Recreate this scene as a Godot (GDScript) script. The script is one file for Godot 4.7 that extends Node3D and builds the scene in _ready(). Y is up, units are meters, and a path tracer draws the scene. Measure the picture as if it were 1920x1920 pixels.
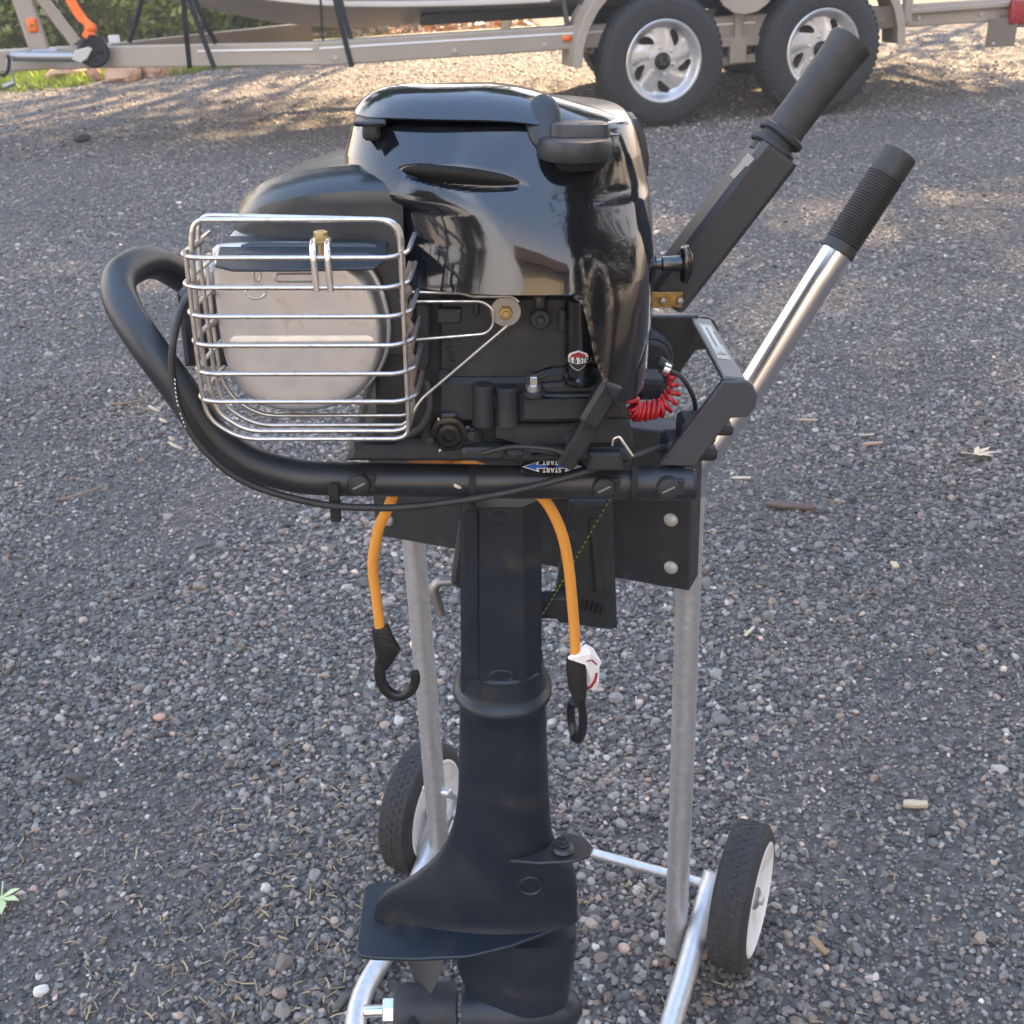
extends Node3D
# A small black outboard motor on a wheeled stand, on a gravel drive in the shade, a boat on its trailer behind.
# Motor parts are in the motor's own metres: x forward (to the right), y up, z towards the viewer.

var M := {}
var rng := RandomNumberGenerator.new()


class Mb:  # collects triangles of closed shapes, wound outwards, and makes one mesh with soft normals below the crease angle
	var t := PackedVector3Array()

	func quad(a: Vector3, b: Vector3, c: Vector3, d: Vector3) -> void:
		for p in [a, b, c, a, c, d]:
			t.append(p)

	func outward(from: int) -> void:
		var v := 0.0
		var o := t[from]
		for i in range(from, t.size(), 3):
			v += (t[i] - o).dot((t[i + 1] - o).cross(t[i + 2] - o))
		if v < 0:
			for i in range(from, t.size(), 3):
				var k := t[i + 1]
				t[i + 1] = t[i + 2]
				t[i + 2] = k

	func fan(ring: PackedVector3Array) -> void:
		var c := Vector3()
		for p in ring:
			c += p / ring.size()
		for i in ring.size():
			t.append(c)
			t.append(ring[i])
			t.append(ring[(i + 1) % ring.size()])

	func loft(rings: Array, cap := true, closed := true) -> void:
		var from := t.size()
		for k in rings.size() - 1:
			var a: PackedVector3Array = rings[k]
			var b: PackedVector3Array = rings[k + 1]
			var n := a.size()
			for i in (n if closed else n - 1):
				var j := (i + 1) % n
				quad(a[i], a[j], b[j], b[i])
		if cap:
			var first: PackedVector3Array = rings[0].duplicate()
			first.reverse()
			fan(first)
			fan(rings[-1])
		if closed:
			outward(from)

	func sweep(path: Array, sec: PackedVector2Array, up := Vector3.UP, scale := [], cap := true) -> void:
		var rings := []
		var x := Vector3.ZERO
		for i in path.size():
			var a: Vector3 = path[maxi(i - 1, 0)]
			var b: Vector3 = path[mini(i + 1, path.size() - 1)]
			var d := (b - a).normalized()
			if up == Vector3.ZERO:  # carried along without twist
				if x == Vector3.ZERO:
					x = d.cross(Vector3.UP if absf(d.y) < 0.9 else Vector3.RIGHT).normalized()
				else:
					x = (x - d * x.dot(d)).normalized()
			else:
				x = d.cross(up).normalized()
			var y := x.cross(d)
			var s: float = scale[i] if scale else 1.0
			var ring := PackedVector3Array()
			for q in sec:
				ring.append(path[i] + (x * q.x + y * q.y) * s)
			rings.append(ring)
		loft(rings, cap)

	func tube(path: Array, r: float, n := 12, scale := []) -> void:
		sweep(path, circle(r, n), Vector3.ZERO, scale)

	func rod(a: Vector3, b: Vector3, r: float, n := 16, bevel := 0.0, r2 := -1.0) -> void:
		var d := (b - a).normalized() * bevel
		var e := r if r2 < 0 else r2
		if bevel > 0:
			sweep([a, a + d * 0.999, a + d, b - d, b - d * 0.999, b], circle(1.0, n), Vector3.ZERO, [r - bevel, r, r, e, e, e - bevel])
		else:
			sweep([a, b], circle(1.0, n), Vector3.ZERO, [r, e])

	static func circle(r: float, n: int) -> PackedVector2Array:
		var p := PackedVector2Array()
		for i in n:
			p.append(Vector2.from_angle(TAU * i / n) * r)
		return p

	static func rect(w: float, h: float, c: float) -> PackedVector2Array:
		var x := w / 2
		var y := h / 2
		return PackedVector2Array([Vector2(x, -y + c), Vector2(x, y - c), Vector2(x - c, y), Vector2(-x + c, y), Vector2(-x, y - c), Vector2(-x, -y + c), Vector2(-x + c, -y), Vector2(x - c, -y)])

	func box(c: Vector3, s: Vector3, b := Basis(), bevel := 0.002) -> void:
		var h := s / 2
		bevel = minf(bevel, minf(h.x, minf(h.y, h.z)) * 0.9)
		var rings := []
		for k in [[-h.z, bevel], [-h.z + bevel, 0.0], [h.z - bevel, 0.0], [h.z, bevel]]:
			var ring := PackedVector3Array()
			for q in rect(s.x - 2 * k[1], s.y - 2 * k[1], bevel):
				ring.append(c + b * Vector3(q.x, q.y, k[0]))
			rings.append(ring)
		loft(rings)

	func prism(outline: PackedVector2Array, to: Transform3D, depth: float, bevel := 0.001) -> void:  # from local z = 0 back to -depth
		if Geometry2D.is_polygon_clockwise(outline):
			outline = outline.duplicate()
			outline.reverse()
		var n := outline.size()
		var small := PackedVector2Array()
		for i in n:
			var p := outline[i]
			var e0 := (p - outline[(i + n - 1) % n]).normalized()
			var e1 := (outline[(i + 1) % n] - p).normalized()
			var m := Vector2(-e0.y - e1.y, e0.x + e1.x)
			m = m.normalized() / maxf(0.5, m.length() / 2)
			small.append(p + m * bevel)
		var from := t.size()
		var rings := []
		for k in [[small, 0.0], [outline, -bevel], [outline, bevel - depth], [small, -depth]]:
			var ring := PackedVector3Array()
			for q in k[0]:
				ring.append(to * Vector3(q.x, q.y, k[1]))
			rings.append(ring)
		loft(rings, false)
		var cap := Geometry2D.triangulate_polygon(small)
		for i in range(0, cap.size(), 3):
			for k in [0, 1, 2]:
				t.append(rings[0][cap[i + k]])
			for k in [2, 1, 0]:
				t.append(rings[3][cap[i + k]])
		# caps face away from each other whichever way the triangulation runs
		var c0 := (rings[0][1] - rings[0][0]) as Vector3
		var z := to.basis.z
		for i in range(t.size() - cap.size() * 2, t.size(), 3):
			var nrm := (t[i + 1] - t[i]).cross(t[i + 2] - t[i])
			var front: bool = absf((to.affine_inverse() * t[i]).z) < depth / 2
			if nrm.dot(z) * (1.0 if front else -1.0) < 0:
				var k := t[i + 1]
				t[i + 1] = t[i + 2]
				t[i + 2] = k
		if c0 == Vector3.ZERO:
			pass

	func lathe(profile: Array, to: Transform3D, n := 24, hollow := false) -> void:  # [[radius, height], ...] about the transform's y
		var rings := []
		for q in profile:
			var ring := PackedVector3Array()
			for i in n:
				ring.append(to * Vector3(q[0] * cos(TAU * i / n), q[1], q[0] * sin(TAU * i / n)))
			rings.append(ring)
		if hollow:
			rings.append(rings[0])
		loft(rings, not hollow)

	func lump(c: Vector3, r: Vector3, b := Basis(), n := 10) -> void:
		var rings := []
		for k in range(1, n):
			var a := PI * k / n
			var ring := PackedVector3Array()
			for i in n * 2:
				ring.append(c + b * (r * Vector3(sin(a) * cos(PI * i / n), cos(a), sin(a) * sin(PI * i / n))))
			rings.append(ring)
		loft(rings)

	func mesh(crease := 40.0) -> ArrayMesh:
		var count := t.size() / 3
		var area := PackedVector3Array()
		var unit := PackedVector3Array()
		area.resize(count)
		unit.resize(count)
		var near := {}
		var keys := []
		keys.resize(t.size())
		for i in count:
			area[i] = (t[3 * i + 1] - t[3 * i]).cross(t[3 * i + 2] - t[3 * i])
			unit[i] = area[i].normalized()
			for k in 3:
				var key := Vector3i((t[3 * i + k] * 50000.0).round())
				keys[3 * i + k] = key
				if not near.has(key):
					near[key] = []
				near[key].append(i)
		var cosine := cos(deg_to_rad(crease))
		var p := PackedVector3Array()
		var nn := PackedVector3Array()
		p.resize(t.size())
		nn.resize(t.size())
		for i in count:
			for k in 3:
				var s := Vector3()
				for j in near[keys[3 * i + k]]:
					if unit[j].dot(unit[i]) > cosine:
						s += area[j]
				var at: int = 3 * i + [0, 2, 1][k]
				p[at] = t[3 * i + k]
				nn[at] = s.normalized() if s.length_squared() > 0 else Vector3.UP
		var a := []
		a.resize(Mesh.ARRAY_MAX)
		a[Mesh.ARRAY_VERTEX] = p
		a[Mesh.ARRAY_NORMAL] = nn
		var m := ArrayMesh.new()
		m.add_surface_from_arrays(Mesh.PRIMITIVE_TRIANGLES, a)
		return m


func curve(pts: Array, per := 6) -> Array:  # a smooth path through the points
	var out := []
	for i in pts.size() - 1:
		var p0: Vector3 = pts[maxi(i - 1, 0)]
		var p1: Vector3 = pts[i]
		var p2: Vector3 = pts[i + 1]
		var p3: Vector3 = pts[mini(i + 2, pts.size() - 1)]
		for k in per:
			out.append(p1.cubic_interpolate(p2, p0, p3, float(k) / per))
	out.append(pts[-1])
	return out


func rounded(pts: Array, r: float, closed := false, n := 5) -> Array:  # straight runs with bends of about radius r
	var out := []
	var c := pts.size()
	for i in c:
		if not closed and (i == 0 or i == c - 1):
			out.append(pts[i])
			continue
		var p: Vector3 = pts[i]
		var a: Vector3 = pts[(i + c - 1) % c] - p
		var b: Vector3 = pts[(i + 1) % c] - p
		var d := minf(r, minf(a.length(), b.length()) * 0.49)
		var p0 := p + a.normalized() * d
		var p2 := p + b.normalized() * d
		for k in n + 1:
			var s := float(k) / n
			out.append(p0.lerp(p, s).lerp(p.lerp(p2, s), s))
	if closed:
		out.append(out[0])
	return out


func oval(cx: float, hx: float, cz: float, hz: float, y: float, e := 2.6, n := 40) -> PackedVector3Array:
	var ring := PackedVector3Array()
	for i in n:
		var a := TAU * i / n
		ring.append(Vector3(cx + hx * signf(cos(a)) * pow(absf(cos(a)), 2 / e), y, cz + hz * signf(sin(a)) * pow(absf(sin(a)), 2 / e)))
	return ring


func facing(at: Vector3, out_: Vector3, up := Vector3.UP) -> Transform3D:  # local z along out_
	var z := out_.normalized()
	var x := up.cross(z).normalized()
	return Transform3D(Basis(x, z.cross(x), z), at)


func along(at: Vector3, axis: Vector3) -> Transform3D:  # local y along the axis
	var y := axis.normalized()
	var x := y.cross(Vector3.BACK if absf(y.z) < 0.9 else Vector3.RIGHT).normalized()
	return Transform3D(Basis(x, y, x.cross(y)), at)


func hexagon(r: float) -> PackedVector2Array:
	return Mb.circle(r, 6)


var taken := {}


func numbered(called: String) -> String:
	taken[called] = taken.get(called, -1) + 1
	return called if taken[called] == 0 else "%s_%03d" % [called, taken[called]]


func tag(o: Node, label: String, category: String, group := "") -> Node:
	o.set_meta("label", label)
	o.set_meta("category", category)
	if group:
		o.set_meta("group", group)
	return o


func thing(called: String, label: String, category: String, at := Transform3D(), group := "") -> Node3D:
	var o := Node3D.new()
	o.name = numbered(called)
	o.transform = at
	add_child(o)
	tag(o, label, category, group)
	return o


func put(called: String, mb, mat: Material, parent: Node = self, crease := 40.0) -> MeshInstance3D:
	var o := MeshInstance3D.new()
	o.name = numbered(called) if parent == self else called
	o.mesh = mb.mesh(crease) if mb is Mb else mb
	o.material_override = mat
	parent.add_child(o, true)
	return o


func structure(o: Node) -> Node:
	o.set_meta("kind", "structure")
	return o


func text(words: String, size: float, mat: Material, at: Transform3D, parent: Node, called := "lettering", bold := false) -> MeshInstance3D:
	var m := TextMesh.new()
	var f := SystemFont.new()
	f.font_names = ["Droid Sans"]
	if bold:
		f.font_weight = 700
	m.font = f
	m.text = words
	m.font_size = 48
	m.pixel_size = size / 48.0
	m.depth = 0.0004
	m.curve_step = 2.0
	var o := put(called, m, mat, parent)
	o.transform = at
	return o


func noise(freq: float, octaves := 4, seed_ := 1, kind := FastNoiseLite.TYPE_SIMPLEX_SMOOTH) -> FastNoiseLite:
	var n := FastNoiseLite.new()
	n.noise_type = kind
	n.frequency = freq
	n.fractal_octaves = octaves
	n.seed = seed_
	return n


func texture(n: FastNoiseLite, stops: Array, side := 512) -> NoiseTexture2D:  # stops: [[place, linear colour], ...]
	var t := NoiseTexture2D.new()
	t.width = side
	t.height = side
	t.seamless = true
	t.noise = n
	if stops:
		var g := Gradient.new()
		g.offsets = PackedFloat32Array(stops.map(func(s): return s[0]))
		g.colors = PackedColorArray(stops.map(func(s): return (s[1] as Color).linear_to_srgb()))
		t.color_ramp = g
	return t


func grey(v: float) -> Color:
	return Color(v, v, v)


func surf(color: Color, rough: float, metal := 0.0, tiles := 0.0, albedo: Texture2D = null, rough_map: Texture2D = null, bump: Texture2D = null, bump_cm := 0.05) -> StandardMaterial3D:
	var m := StandardMaterial3D.new()
	m.albedo_color = color.linear_to_srgb()
	m.roughness = rough
	m.metallic = metal
	if tiles > 0:
		m.uv1_triplanar = true
		m.uv1_scale = Vector3.ONE * tiles
		m.albedo_texture = albedo
		if albedo:
			m.albedo_color = Color.WHITE
		if rough_map:
			m.roughness_texture = rough_map
			m.roughness_texture_channel = BaseMaterial3D.TEXTURE_CHANNEL_RED
		if bump:
			m.heightmap_enabled = true
			m.heightmap_texture = bump
			m.heightmap_scale = bump_cm
	return m


func ground_height(x: float, z: float) -> float:
	return -0.025 * (maxf(z, -16.0) + 1.0) + 0.006 * sin(x * 1.3 + 0.7) * cos(z * 1.1) * clampf((-z - 1.6) * 0.7, 0.0, 1.0)


func materials() -> void:
	var fine := noise(0.02, 5, 3)
	var cloudy := noise(0.006, 4, 8)
	var speck := noise(0.08, 3, 5)
	var dusty := texture(cloudy, [[0.0, Color(0.013, 0.016, 0.019)], [0.55, Color(0.018, 0.021, 0.025)], [1.0, Color(0.034, 0.034, 0.034)]])
	var wear := texture(noise(0.012, 5, 12), [[0.0, grey(0.20)], [1.0, grey(0.45)]])
	var smooth_wear := texture(noise(0.01, 5, 13), [[0.0, grey(0.005)], [0.6, grey(0.012)], [1.0, grey(0.05)]])
	var grain := texture(noise(0.15, 3, 21), [])
	M.gloss = surf(Color(0.006, 0.0075, 0.010), 0.09, 0.0, 3.0, null, smooth_wear)
	M.gloss.roughness = 1.0
	M.gloss.clearcoat_enabled = true
	M.gloss.metallic_specular = 0.5
	M.gloss.clearcoat = 0.65
	M.gloss.clearcoat_roughness = 0.03
	M.plastic = surf(Color(0.016, 0.019, 0.022), 1.0, 0.0, 5.0, dusty, texture(noise(0.01, 4, 31), [[0.0, grey(0.10)], [1.0, grey(0.2)]]), grain, 0.004)
	M.black = surf(Color(0.012, 0.013, 0.015), 1.0, 0.0, 6.0, dusty, wear, grain, 0.006)
	M.leg = surf(Color(0.012, 0.016, 0.022), 1.0, 0.0, 4.0, texture(noise(0.008, 5, 17), [[0.0, Color(0.005, 0.0105, 0.019)], [0.5, Color(0.007, 0.0125, 0.021)], [0.72, Color(0.012, 0.016, 0.022)], [0.86, Color(0.021, 0.022, 0.024)], [1.0, Color(0.04, 0.036, 0.033)]]), texture(noise(0.01, 4, 19), [[0.0, grey(0.12)], [1.0, grey(0.26)]]), grain, 0.003)
	M.rubber = surf(Color(0.016, 0.018, 0.02), 0.55, 0.0, 6.0, texture(fine, [[0.0, grey(0.014)], [1.0, Color(0.032, 0.031, 0.03)]]), null, grain, 0.01)
	M.dark = surf(grey(0.006), 0.6)
	M.wire = surf(Color(0.55, 0.54, 0.53), 1.0, 1.0, 9.0, texture(noise(0.03, 4, 41), [[0.0, Color(0.62, 0.60, 0.58)], [0.65, Color(0.55, 0.53, 0.5)], [1.0, Color(0.30, 0.25, 0.2)]]), texture(fine, [[0.0, grey(0.05)], [1.0, grey(0.2)]]))
	M.rust = surf(Color(0.2, 0.14, 0.1), 0.7, 0.3, 20.0, texture(fine, [[0.0, Color(0.10, 0.075, 0.06)], [1.0, Color(0.28, 0.2, 0.15)]]))
	M.muffler = surf(grey(0.5), 1.0, 0.9, 5.0, texture(noise(0.012, 6, 51), [[0.0, Color(0.55, 0.55, 0.56)], [0.5, Color(0.62, 0.615, 0.62)], [0.75, Color(0.64, 0.625, 0.61)], [0.9, Color(0.52, 0.49, 0.47)], [1.0, Color(0.62, 0.59, 0.56)]]), texture(noise(0.02, 4, 52), [[0.0, grey(0.12)], [1.0, grey(0.19)]]), texture(noise(0.05, 4, 53), []), 0.004)
	M.shield = surf(Color(0.05, 0.055, 0.06), 0.42, 0.5)
	M.galvanised = surf(grey(0.5), 1.0, 0.85, 8.0, texture(noise(0.02, 5, 61), [[0.0, Color(0.50, 0.505, 0.51)], [0.5, Color(0.57, 0.575, 0.58)], [1.0, Color(0.66, 0.665, 0.67)]]), texture(noise(0.03, 4, 62), [[0.0, grey(0.1)], [1.0, grey(0.3)]]), texture(speck, []), 0.008)
	M.bright = surf(Color(0.80, 0.80, 0.81), 0.26, 1.0)
	M.brass = surf(Color(0.5, 0.36, 0.16), 0.4, 0.85)
	M.yellow_strip = surf(grey(0.3), 0.4, 0.7, 14.0, texture(fine, [[0.0, Color(0.16, 0.10, 0.03)], [1.0, Color(0.46, 0.31, 0.10)]]))
	M.steel = surf(Color(0.5, 0.5, 0.5), 0.32, 0.95)
	M.dull_steel = surf(Color(0.32, 0.31, 0.3), 0.5, 0.8)
	M.rivet = surf(grey(0.5), 0.5, 0.3, 40.0, texture(speck, [[0.0, Color(0.30, 0.29, 0.26)], [1.0, Color(0.58, 0.57, 0.53)]]))
	M.board = surf(Color(0.017, 0.019, 0.023), 1.0, 0.0, 5.0, texture(noise(0.01, 5, 71), [[0.0, Color(0.012, 0.014, 0.018)], [0.7, Color(0.017, 0.019, 0.023)], [1.0, Color(0.05, 0.05, 0.05)]]), texture(fine, [[0.0, grey(0.25)], [1.0, grey(0.45)]]), grain, 0.006)
	M.plug = surf(grey(0.03), 0.18, 0.6)
	M.chip = surf(Color(0.55, 0.50, 0.40), 0.5)
	M.strap_face = surf(Color(0.10, 0.11, 0.115), 0.4)
	M.sticker = surf(Color(0.30, 0.32, 0.32), 0.35, 0.0, 40.0, texture(noise(0.05, 4, 75), [[0.0, Color(0.12, 0.13, 0.13)], [0.5, Color(0.36, 0.37, 0.36)], [1.0, Color(0.55, 0.55, 0.52)]]))
	M.strap_rubber = surf(grey(0.011), 0.42)
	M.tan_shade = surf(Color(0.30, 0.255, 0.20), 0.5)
	M.jack_steel = surf(grey(0.35), 0.4, 0.7)
	M.jack_plate = surf(Color(0.52, 0.51, 0.45), 0.5)
	M.hub_dark = surf(grey(0.05), 0.3, 0.6)
	M.hull_stripe = surf(Color(0.55, 0.53, 0.48), 0.4)
	M.grey_plate = surf(Color(0.045, 0.047, 0.052), 0.42)
	M.shroud = surf(Color(0.022, 0.028, 0.033), 0.27)
	M.arm = surf(Color(0.034, 0.036, 0.04), 0.4)
	M.slot = surf(grey(0.004), 0.35)  # near-black of the added recess insert, stands for a dark reflection
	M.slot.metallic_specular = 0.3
	M.cord = surf(Color(0.62, 0.27, 0.035), 0.75, 0.0, 60.0, texture(noise(0.04, 2, 81), [[0.0, Color(0.50, 0.19, 0.02)], [1.0, Color(0.78, 0.36, 0.06)]]), null, texture(noise(0.06, 2, 82), []), 0.02)
	M.green_cord = surf(Color(0.2, 0.3, 0.03), 0.8)
	M.red = surf(Color(0.42, 0.012, 0.018), 0.32)
	M.red_print = surf(Color(0.30, 0.02, 0.025), 0.4)
	M.blue_print = surf(Color(0.03, 0.11, 0.42), 0.4)
	M.white_print = surf(grey(0.72), 0.4)
	M.label = surf(grey(0.014), 0.25)
	M.white = surf(Color(0.7, 0.68, 0.63), 0.4, 0.0, 6.0, texture(cloudy, [[0.0, Color(0.56, 0.52, 0.46)], [0.4, Color(0.72, 0.70, 0.66)], [1.0, Color(0.8, 0.79, 0.76)]]))
	M.paper = surf(Color(0.76, 0.74, 0.72), 0.8)
	M.tyre = surf(grey(0.02), 1.0, 0.0, 8.0, texture(fine, [[0.0, grey(0.016)], [1.0, Color(0.040, 0.038, 0.036)]]), texture(fine, [[0.0, grey(0.5)], [1.0, grey(0.75)]]), grain, 0.03)
	M.tan = surf(Color(0.36, 0.31, 0.25), 0.4, 0.0, 0.8, texture(cloudy, [[0.0, Color(0.30, 0.26, 0.21)], [1.0, Color(0.36, 0.31, 0.255)]]))
	M.hull = surf(Color(0.4, 0.37, 0.32), 0.38, 0.0, 0.5, texture(cloudy, [[0.0, Color(0.33, 0.315, 0.285)], [1.0, Color(0.39, 0.37, 0.335)]]))
	M.hull_low = surf(Color(0.05, 0.055, 0.06), 0.5)
	M.alloy = surf(Color(0.55, 0.55, 0.56), 0.38, 0.75, 3.0, texture(cloudy, [[0.0, Color(0.52, 0.52, 0.52)], [1.0, Color(0.66, 0.66, 0.66)]]))
	M.strap = surf(grey(0.012), 0.8)
	M.orange = surf(Color(0.85, 0.16, 0.02), 0.6)
	M.orange_lens = surf(Color(0.75, 0.15, 0.015), 0.25)
	M.red_lens = surf(Color(0.28, 0.012, 0.02), 0.2)
	M.frame_steel = surf(Color(0.17, 0.14, 0.11), 0.6)
	M.bark = surf(grey(0.1), 0.9, 0.0, 1.5, texture(noise(0.03, 5, 91), [[0.0, Color(0.035, 0.027, 0.02)], [1.0, Color(0.13, 0.10, 0.08)]]), null, texture(noise(0.03, 5, 91), []), 2.0)
	M.rock = surf(grey(0.3), 0.9, 0.0, 1.2, texture(noise(0.012, 6, 95), [[0.0, Color(0.30, 0.155, 0.085)], [0.5, Color(0.44, 0.25, 0.145)], [1.0, Color(0.54, 0.36, 0.24)]]), null, texture(noise(0.02, 6, 96), []), 3.0)
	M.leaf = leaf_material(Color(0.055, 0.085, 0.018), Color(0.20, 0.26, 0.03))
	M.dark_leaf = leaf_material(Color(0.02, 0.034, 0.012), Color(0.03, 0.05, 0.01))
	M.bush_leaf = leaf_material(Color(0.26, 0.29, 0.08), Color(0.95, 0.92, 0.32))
	M.grass = leaf_material(Color(0.17, 0.23, 0.035), Color(0.75, 0.80, 0.14))
	M.dead_leaf = leaf_material(Color(0.30, 0.19, 0.11), Color(0.3, 0.2, 0.1))
	M.straw = surf(Color(0.42, 0.32, 0.19), 0.8)
	M.straw.vertex_color_use_as_albedo = true
	M.straw.albedo_color = Color.WHITE
	M.stone = surf(grey(1), 0.62)
	M.stone.vertex_color_use_as_albedo = true
	M.wood = surf(grey(0.4), 0.8, 0.0, 30.0, texture(noise(0.02, 4, 99), [[0.0, Color(0.34, 0.27, 0.17)], [1.0, Color(0.58, 0.49, 0.35)]]))
	M.siding = surf(Color(0.5, 0.47, 0.40), 0.7)
	M.roof = surf(Color(0.06, 0.045, 0.04), 0.9)
	M.soil = surf(grey(0.1), 0.95, 0.0, 0.7, texture(noise(0.05, 6, 101), [[0.0, Color(0.040, 0.036, 0.033)], [0.5, Color(0.092, 0.083, 0.075)], [0.8, Color(0.145, 0.128, 0.113)], [1.0, Color(0.21, 0.185, 0.16)]], 1024), null, texture(noise(0.09, 5, 102), [], 1024), 1.0)
	M.soil.uv1_world_triplanar = true


func leaf_material(c: Color, through: Color) -> StandardMaterial3D:
	var m := surf(c, 0.5)
	m.backlight_enabled = true
	m.backlight = through.linear_to_srgb()
	m.vertex_color_use_as_albedo = true
	m.cull_mode = BaseMaterial3D.CULL_DISABLED
	return m


func _ready() -> void:
	rng.seed = 20240
	# ---- camera
	var cam := Camera3D.new()
	cam.name = "camera"
	cam.fov = 48.0
	cam.far = 900.0
	cam.near = 0.05
	cam.transform = Transform3D(Basis(Vector3.RIGHT, deg_to_rad(-26.5)) * Basis(Vector3.BACK, deg_to_rad(-2.6)), Vector3(0, 1.1, 0))
	var lens := CameraAttributesPhysical.new()
	lens.frustum_focal_length = 12.0 / tan(deg_to_rad(24.0))
	lens.frustum_focus_distance = 0.84
	lens.frustum_near = 0.05
	lens.frustum_far = 900.0
	lens.exposure_aperture = 16.0
	cam.attributes = lens
	add_child(cam)
	cam.current = true
	# ---- sky, sun, exposure
	var sky_mat := ProceduralSkyMaterial.new()
	sky_mat.sky_top_color = Color(0.41, 0.55, 0.73)
	sky_mat.sky_horizon_color = Color(0.93, 0.90, 0.85)
	sky_mat.sky_curve = 0.34
	sky_mat.ground_bottom_color = Color(0.16, 0.15, 0.14)
	sky_mat.ground_horizon_color = Color(0.36, 0.35, 0.33)
	sky_mat.sun_angle_max = 12.0
	var cover := texture(noise(0.004, 5, 7), [[0.0, Color(0, 0, 0, 0)], [0.55, Color(0, 0, 0, 0)], [0.8, Color(0.5, 0.48, 0.46, 0.25)], [1.0, Color(0.7, 0.68, 0.66, 0.6)]], 1024)
	cover.height = 512
	sky_mat.sky_cover = cover
	var sky := Sky.new()
	sky.sky_material = sky_mat
	var env := Environment.new()
	env.background_mode = Environment.BG_SKY
	env.sky = sky
	env.background_energy_multiplier = 0.7
	env.ambient_light_source = Environment.AMBIENT_SOURCE_SKY
	env.tonemap_mode = Environment.TONE_MAPPER_LINEAR
	env.tonemap_exposure = 8.8
	env.fog_enabled = true
	env.fog_density = 0.007
	env.fog_light_color = Color(1.0, 0.97, 0.92)
	env.sdfgi_enabled = true
	env.ssao_enabled = true
	env.ssil_enabled = true
	var we := WorldEnvironment.new()
	we.name = "world_environment"
	we.environment = env
	add_child(we)
	var sun := DirectionalLight3D.new()
	sun.name = "sun"
	sun.light_color = Color(1.0, 0.86, 0.68)
	sun.light_energy = 1.4
	sun.light_angular_distance = 0.5
	sun.shadow_enabled = true
	add_child(sun)
	sun.look_at_from_position(Vector3(0.34, 0.80, -1.0) * 50.0, Vector3.ZERO)

	materials()
	make_ground()
	make_trees()
	make_trailer()
	make_boat()
	make_stand()
	make_motor()
	make_bungee()
	make_litter()


func make_ground() -> void:
	var st := SurfaceTool.new()
	st.begin(Mesh.PRIMITIVE_TRIANGLES)
	var xs := []
	var zs := []
	for k in range(-60, 61):
		xs.append(k * 0.15 if absi(k) <= 50 else signf(k) * (7.5 + pow(absf(k) - 50, 2.6)))
	for k in range(-75, 31):
		zs.append(k * 0.15 if k > -65 and k < 20 else (-9.75 - pow(-k - 65, 2.5) if k < 0 else 3.0 + pow(k - 20, 2.4)))
	for z in zs:
		for x in xs:
			st.add_vertex(Vector3(x, ground_height(x, z), z))
	for j in zs.size() - 1:
		for i in xs.size() - 1:
			var a := j * xs.size() + i
			for k in [a, a + 1, a + xs.size(), a + 1, a + xs.size() + 1, a + xs.size()]:
				st.add_index(k)
	st.generate_normals()
	structure(put("ground", st.commit(), M.soil))
	# stones: one shape turned every way, many thousand copies, one mass
	var list := []
	var patch := noise(1.1, 3, 55)
	var tone := noise(0.5, 3, 66)
	var bands := [[-0.5, -1.9, 29000.0, 0.0034], [-1.9, -3.6, 19000.0, 0.0038], [-3.6, -6.2, 9500.0, 0.0048], [-6.2, -10.5, 3200.0, 0.0068]]
	for b in bands:
		var z0: float = b[0]
		var z1: float = b[1]
		var w0 := 1.0 + absf(z1) * 0.53
		var count := int((z0 - z1) * w0 * 2 * b[2])
		for i in count:
			var z := rng.randf_range(z1, z0)
			var x := rng.randf_range(-w0, w0)
			if absf(x) > 1.0 + absf(z) * 0.53 or not on_gravel(x, z):
				continue
			var bare := patch.get_noise_2d(x, z)
			if bare > 0.2 and rng.randf() < 0.15:
				continue
			var s: float = b[3] * exp(rng.randfn() * 0.36)
			s *= lerpf(1.0, 0.72, smoothstep(0.0, 0.25, bare))
			if rng.randf() < 0.006:
				s *= 1.6
			var flat := Basis.from_euler(Vector3(rng.randfn() * 0.3, rng.randf() * TAU, rng.randfn() * 0.3)) * Basis.from_scale(Vector3(s * rng.randf_range(1.0, 1.4), s * rng.randf_range(0.6, 0.9) * (1.0 if z > -3.0 else 0.7), s * rng.randf_range(0.75, 1.1)))
			var turn := Basis.from_euler(Vector3(rng.randf() * TAU, rng.randf() * TAU, rng.randf() * TAU))
			list.append([Transform3D(flat * turn, Vector3(x, ground_height(x, z) + s * (rng.randf_range(0.0, 0.5) if z > -3.0 else rng.randf_range(-0.25, 0.25)), z)), stone_color(tone.get_noise_2d(x, z)) * Color(1.08, 1.0, 0.89).lerp(Color(1.14, 1.01, 0.86), smoothstep(-1.4, -5.0, z))])  # warm flare over the far drive painted into stone colour, growing with distance
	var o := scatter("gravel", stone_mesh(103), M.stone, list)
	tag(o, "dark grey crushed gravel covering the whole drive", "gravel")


func scatter(called: String, mesh: Mesh, mat: Material, list: Array, parent: Node = self) -> MultiMeshInstance3D:
	var mm := MultiMesh.new()
	mm.transform_format = MultiMesh.TRANSFORM_3D
	mm.use_colors = true
	mm.mesh = mesh
	mm.instance_count = list.size()
	for i in list.size():
		mm.set_instance_transform(i, list[i][0])
		mm.set_instance_color(i, list[i][1])
	var o := MultiMeshInstance3D.new()
	o.name = numbered(called) if parent == self else called
	o.multimesh = mm
	o.material_override = mat
	parent.add_child(o, true)
	o.set_meta("kind", "stuff")
	return o


func on_gravel(x: float, z: float) -> bool:
	return z > -9.28 - (x + 3.73) * 0.58 or x > -1.6


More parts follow.
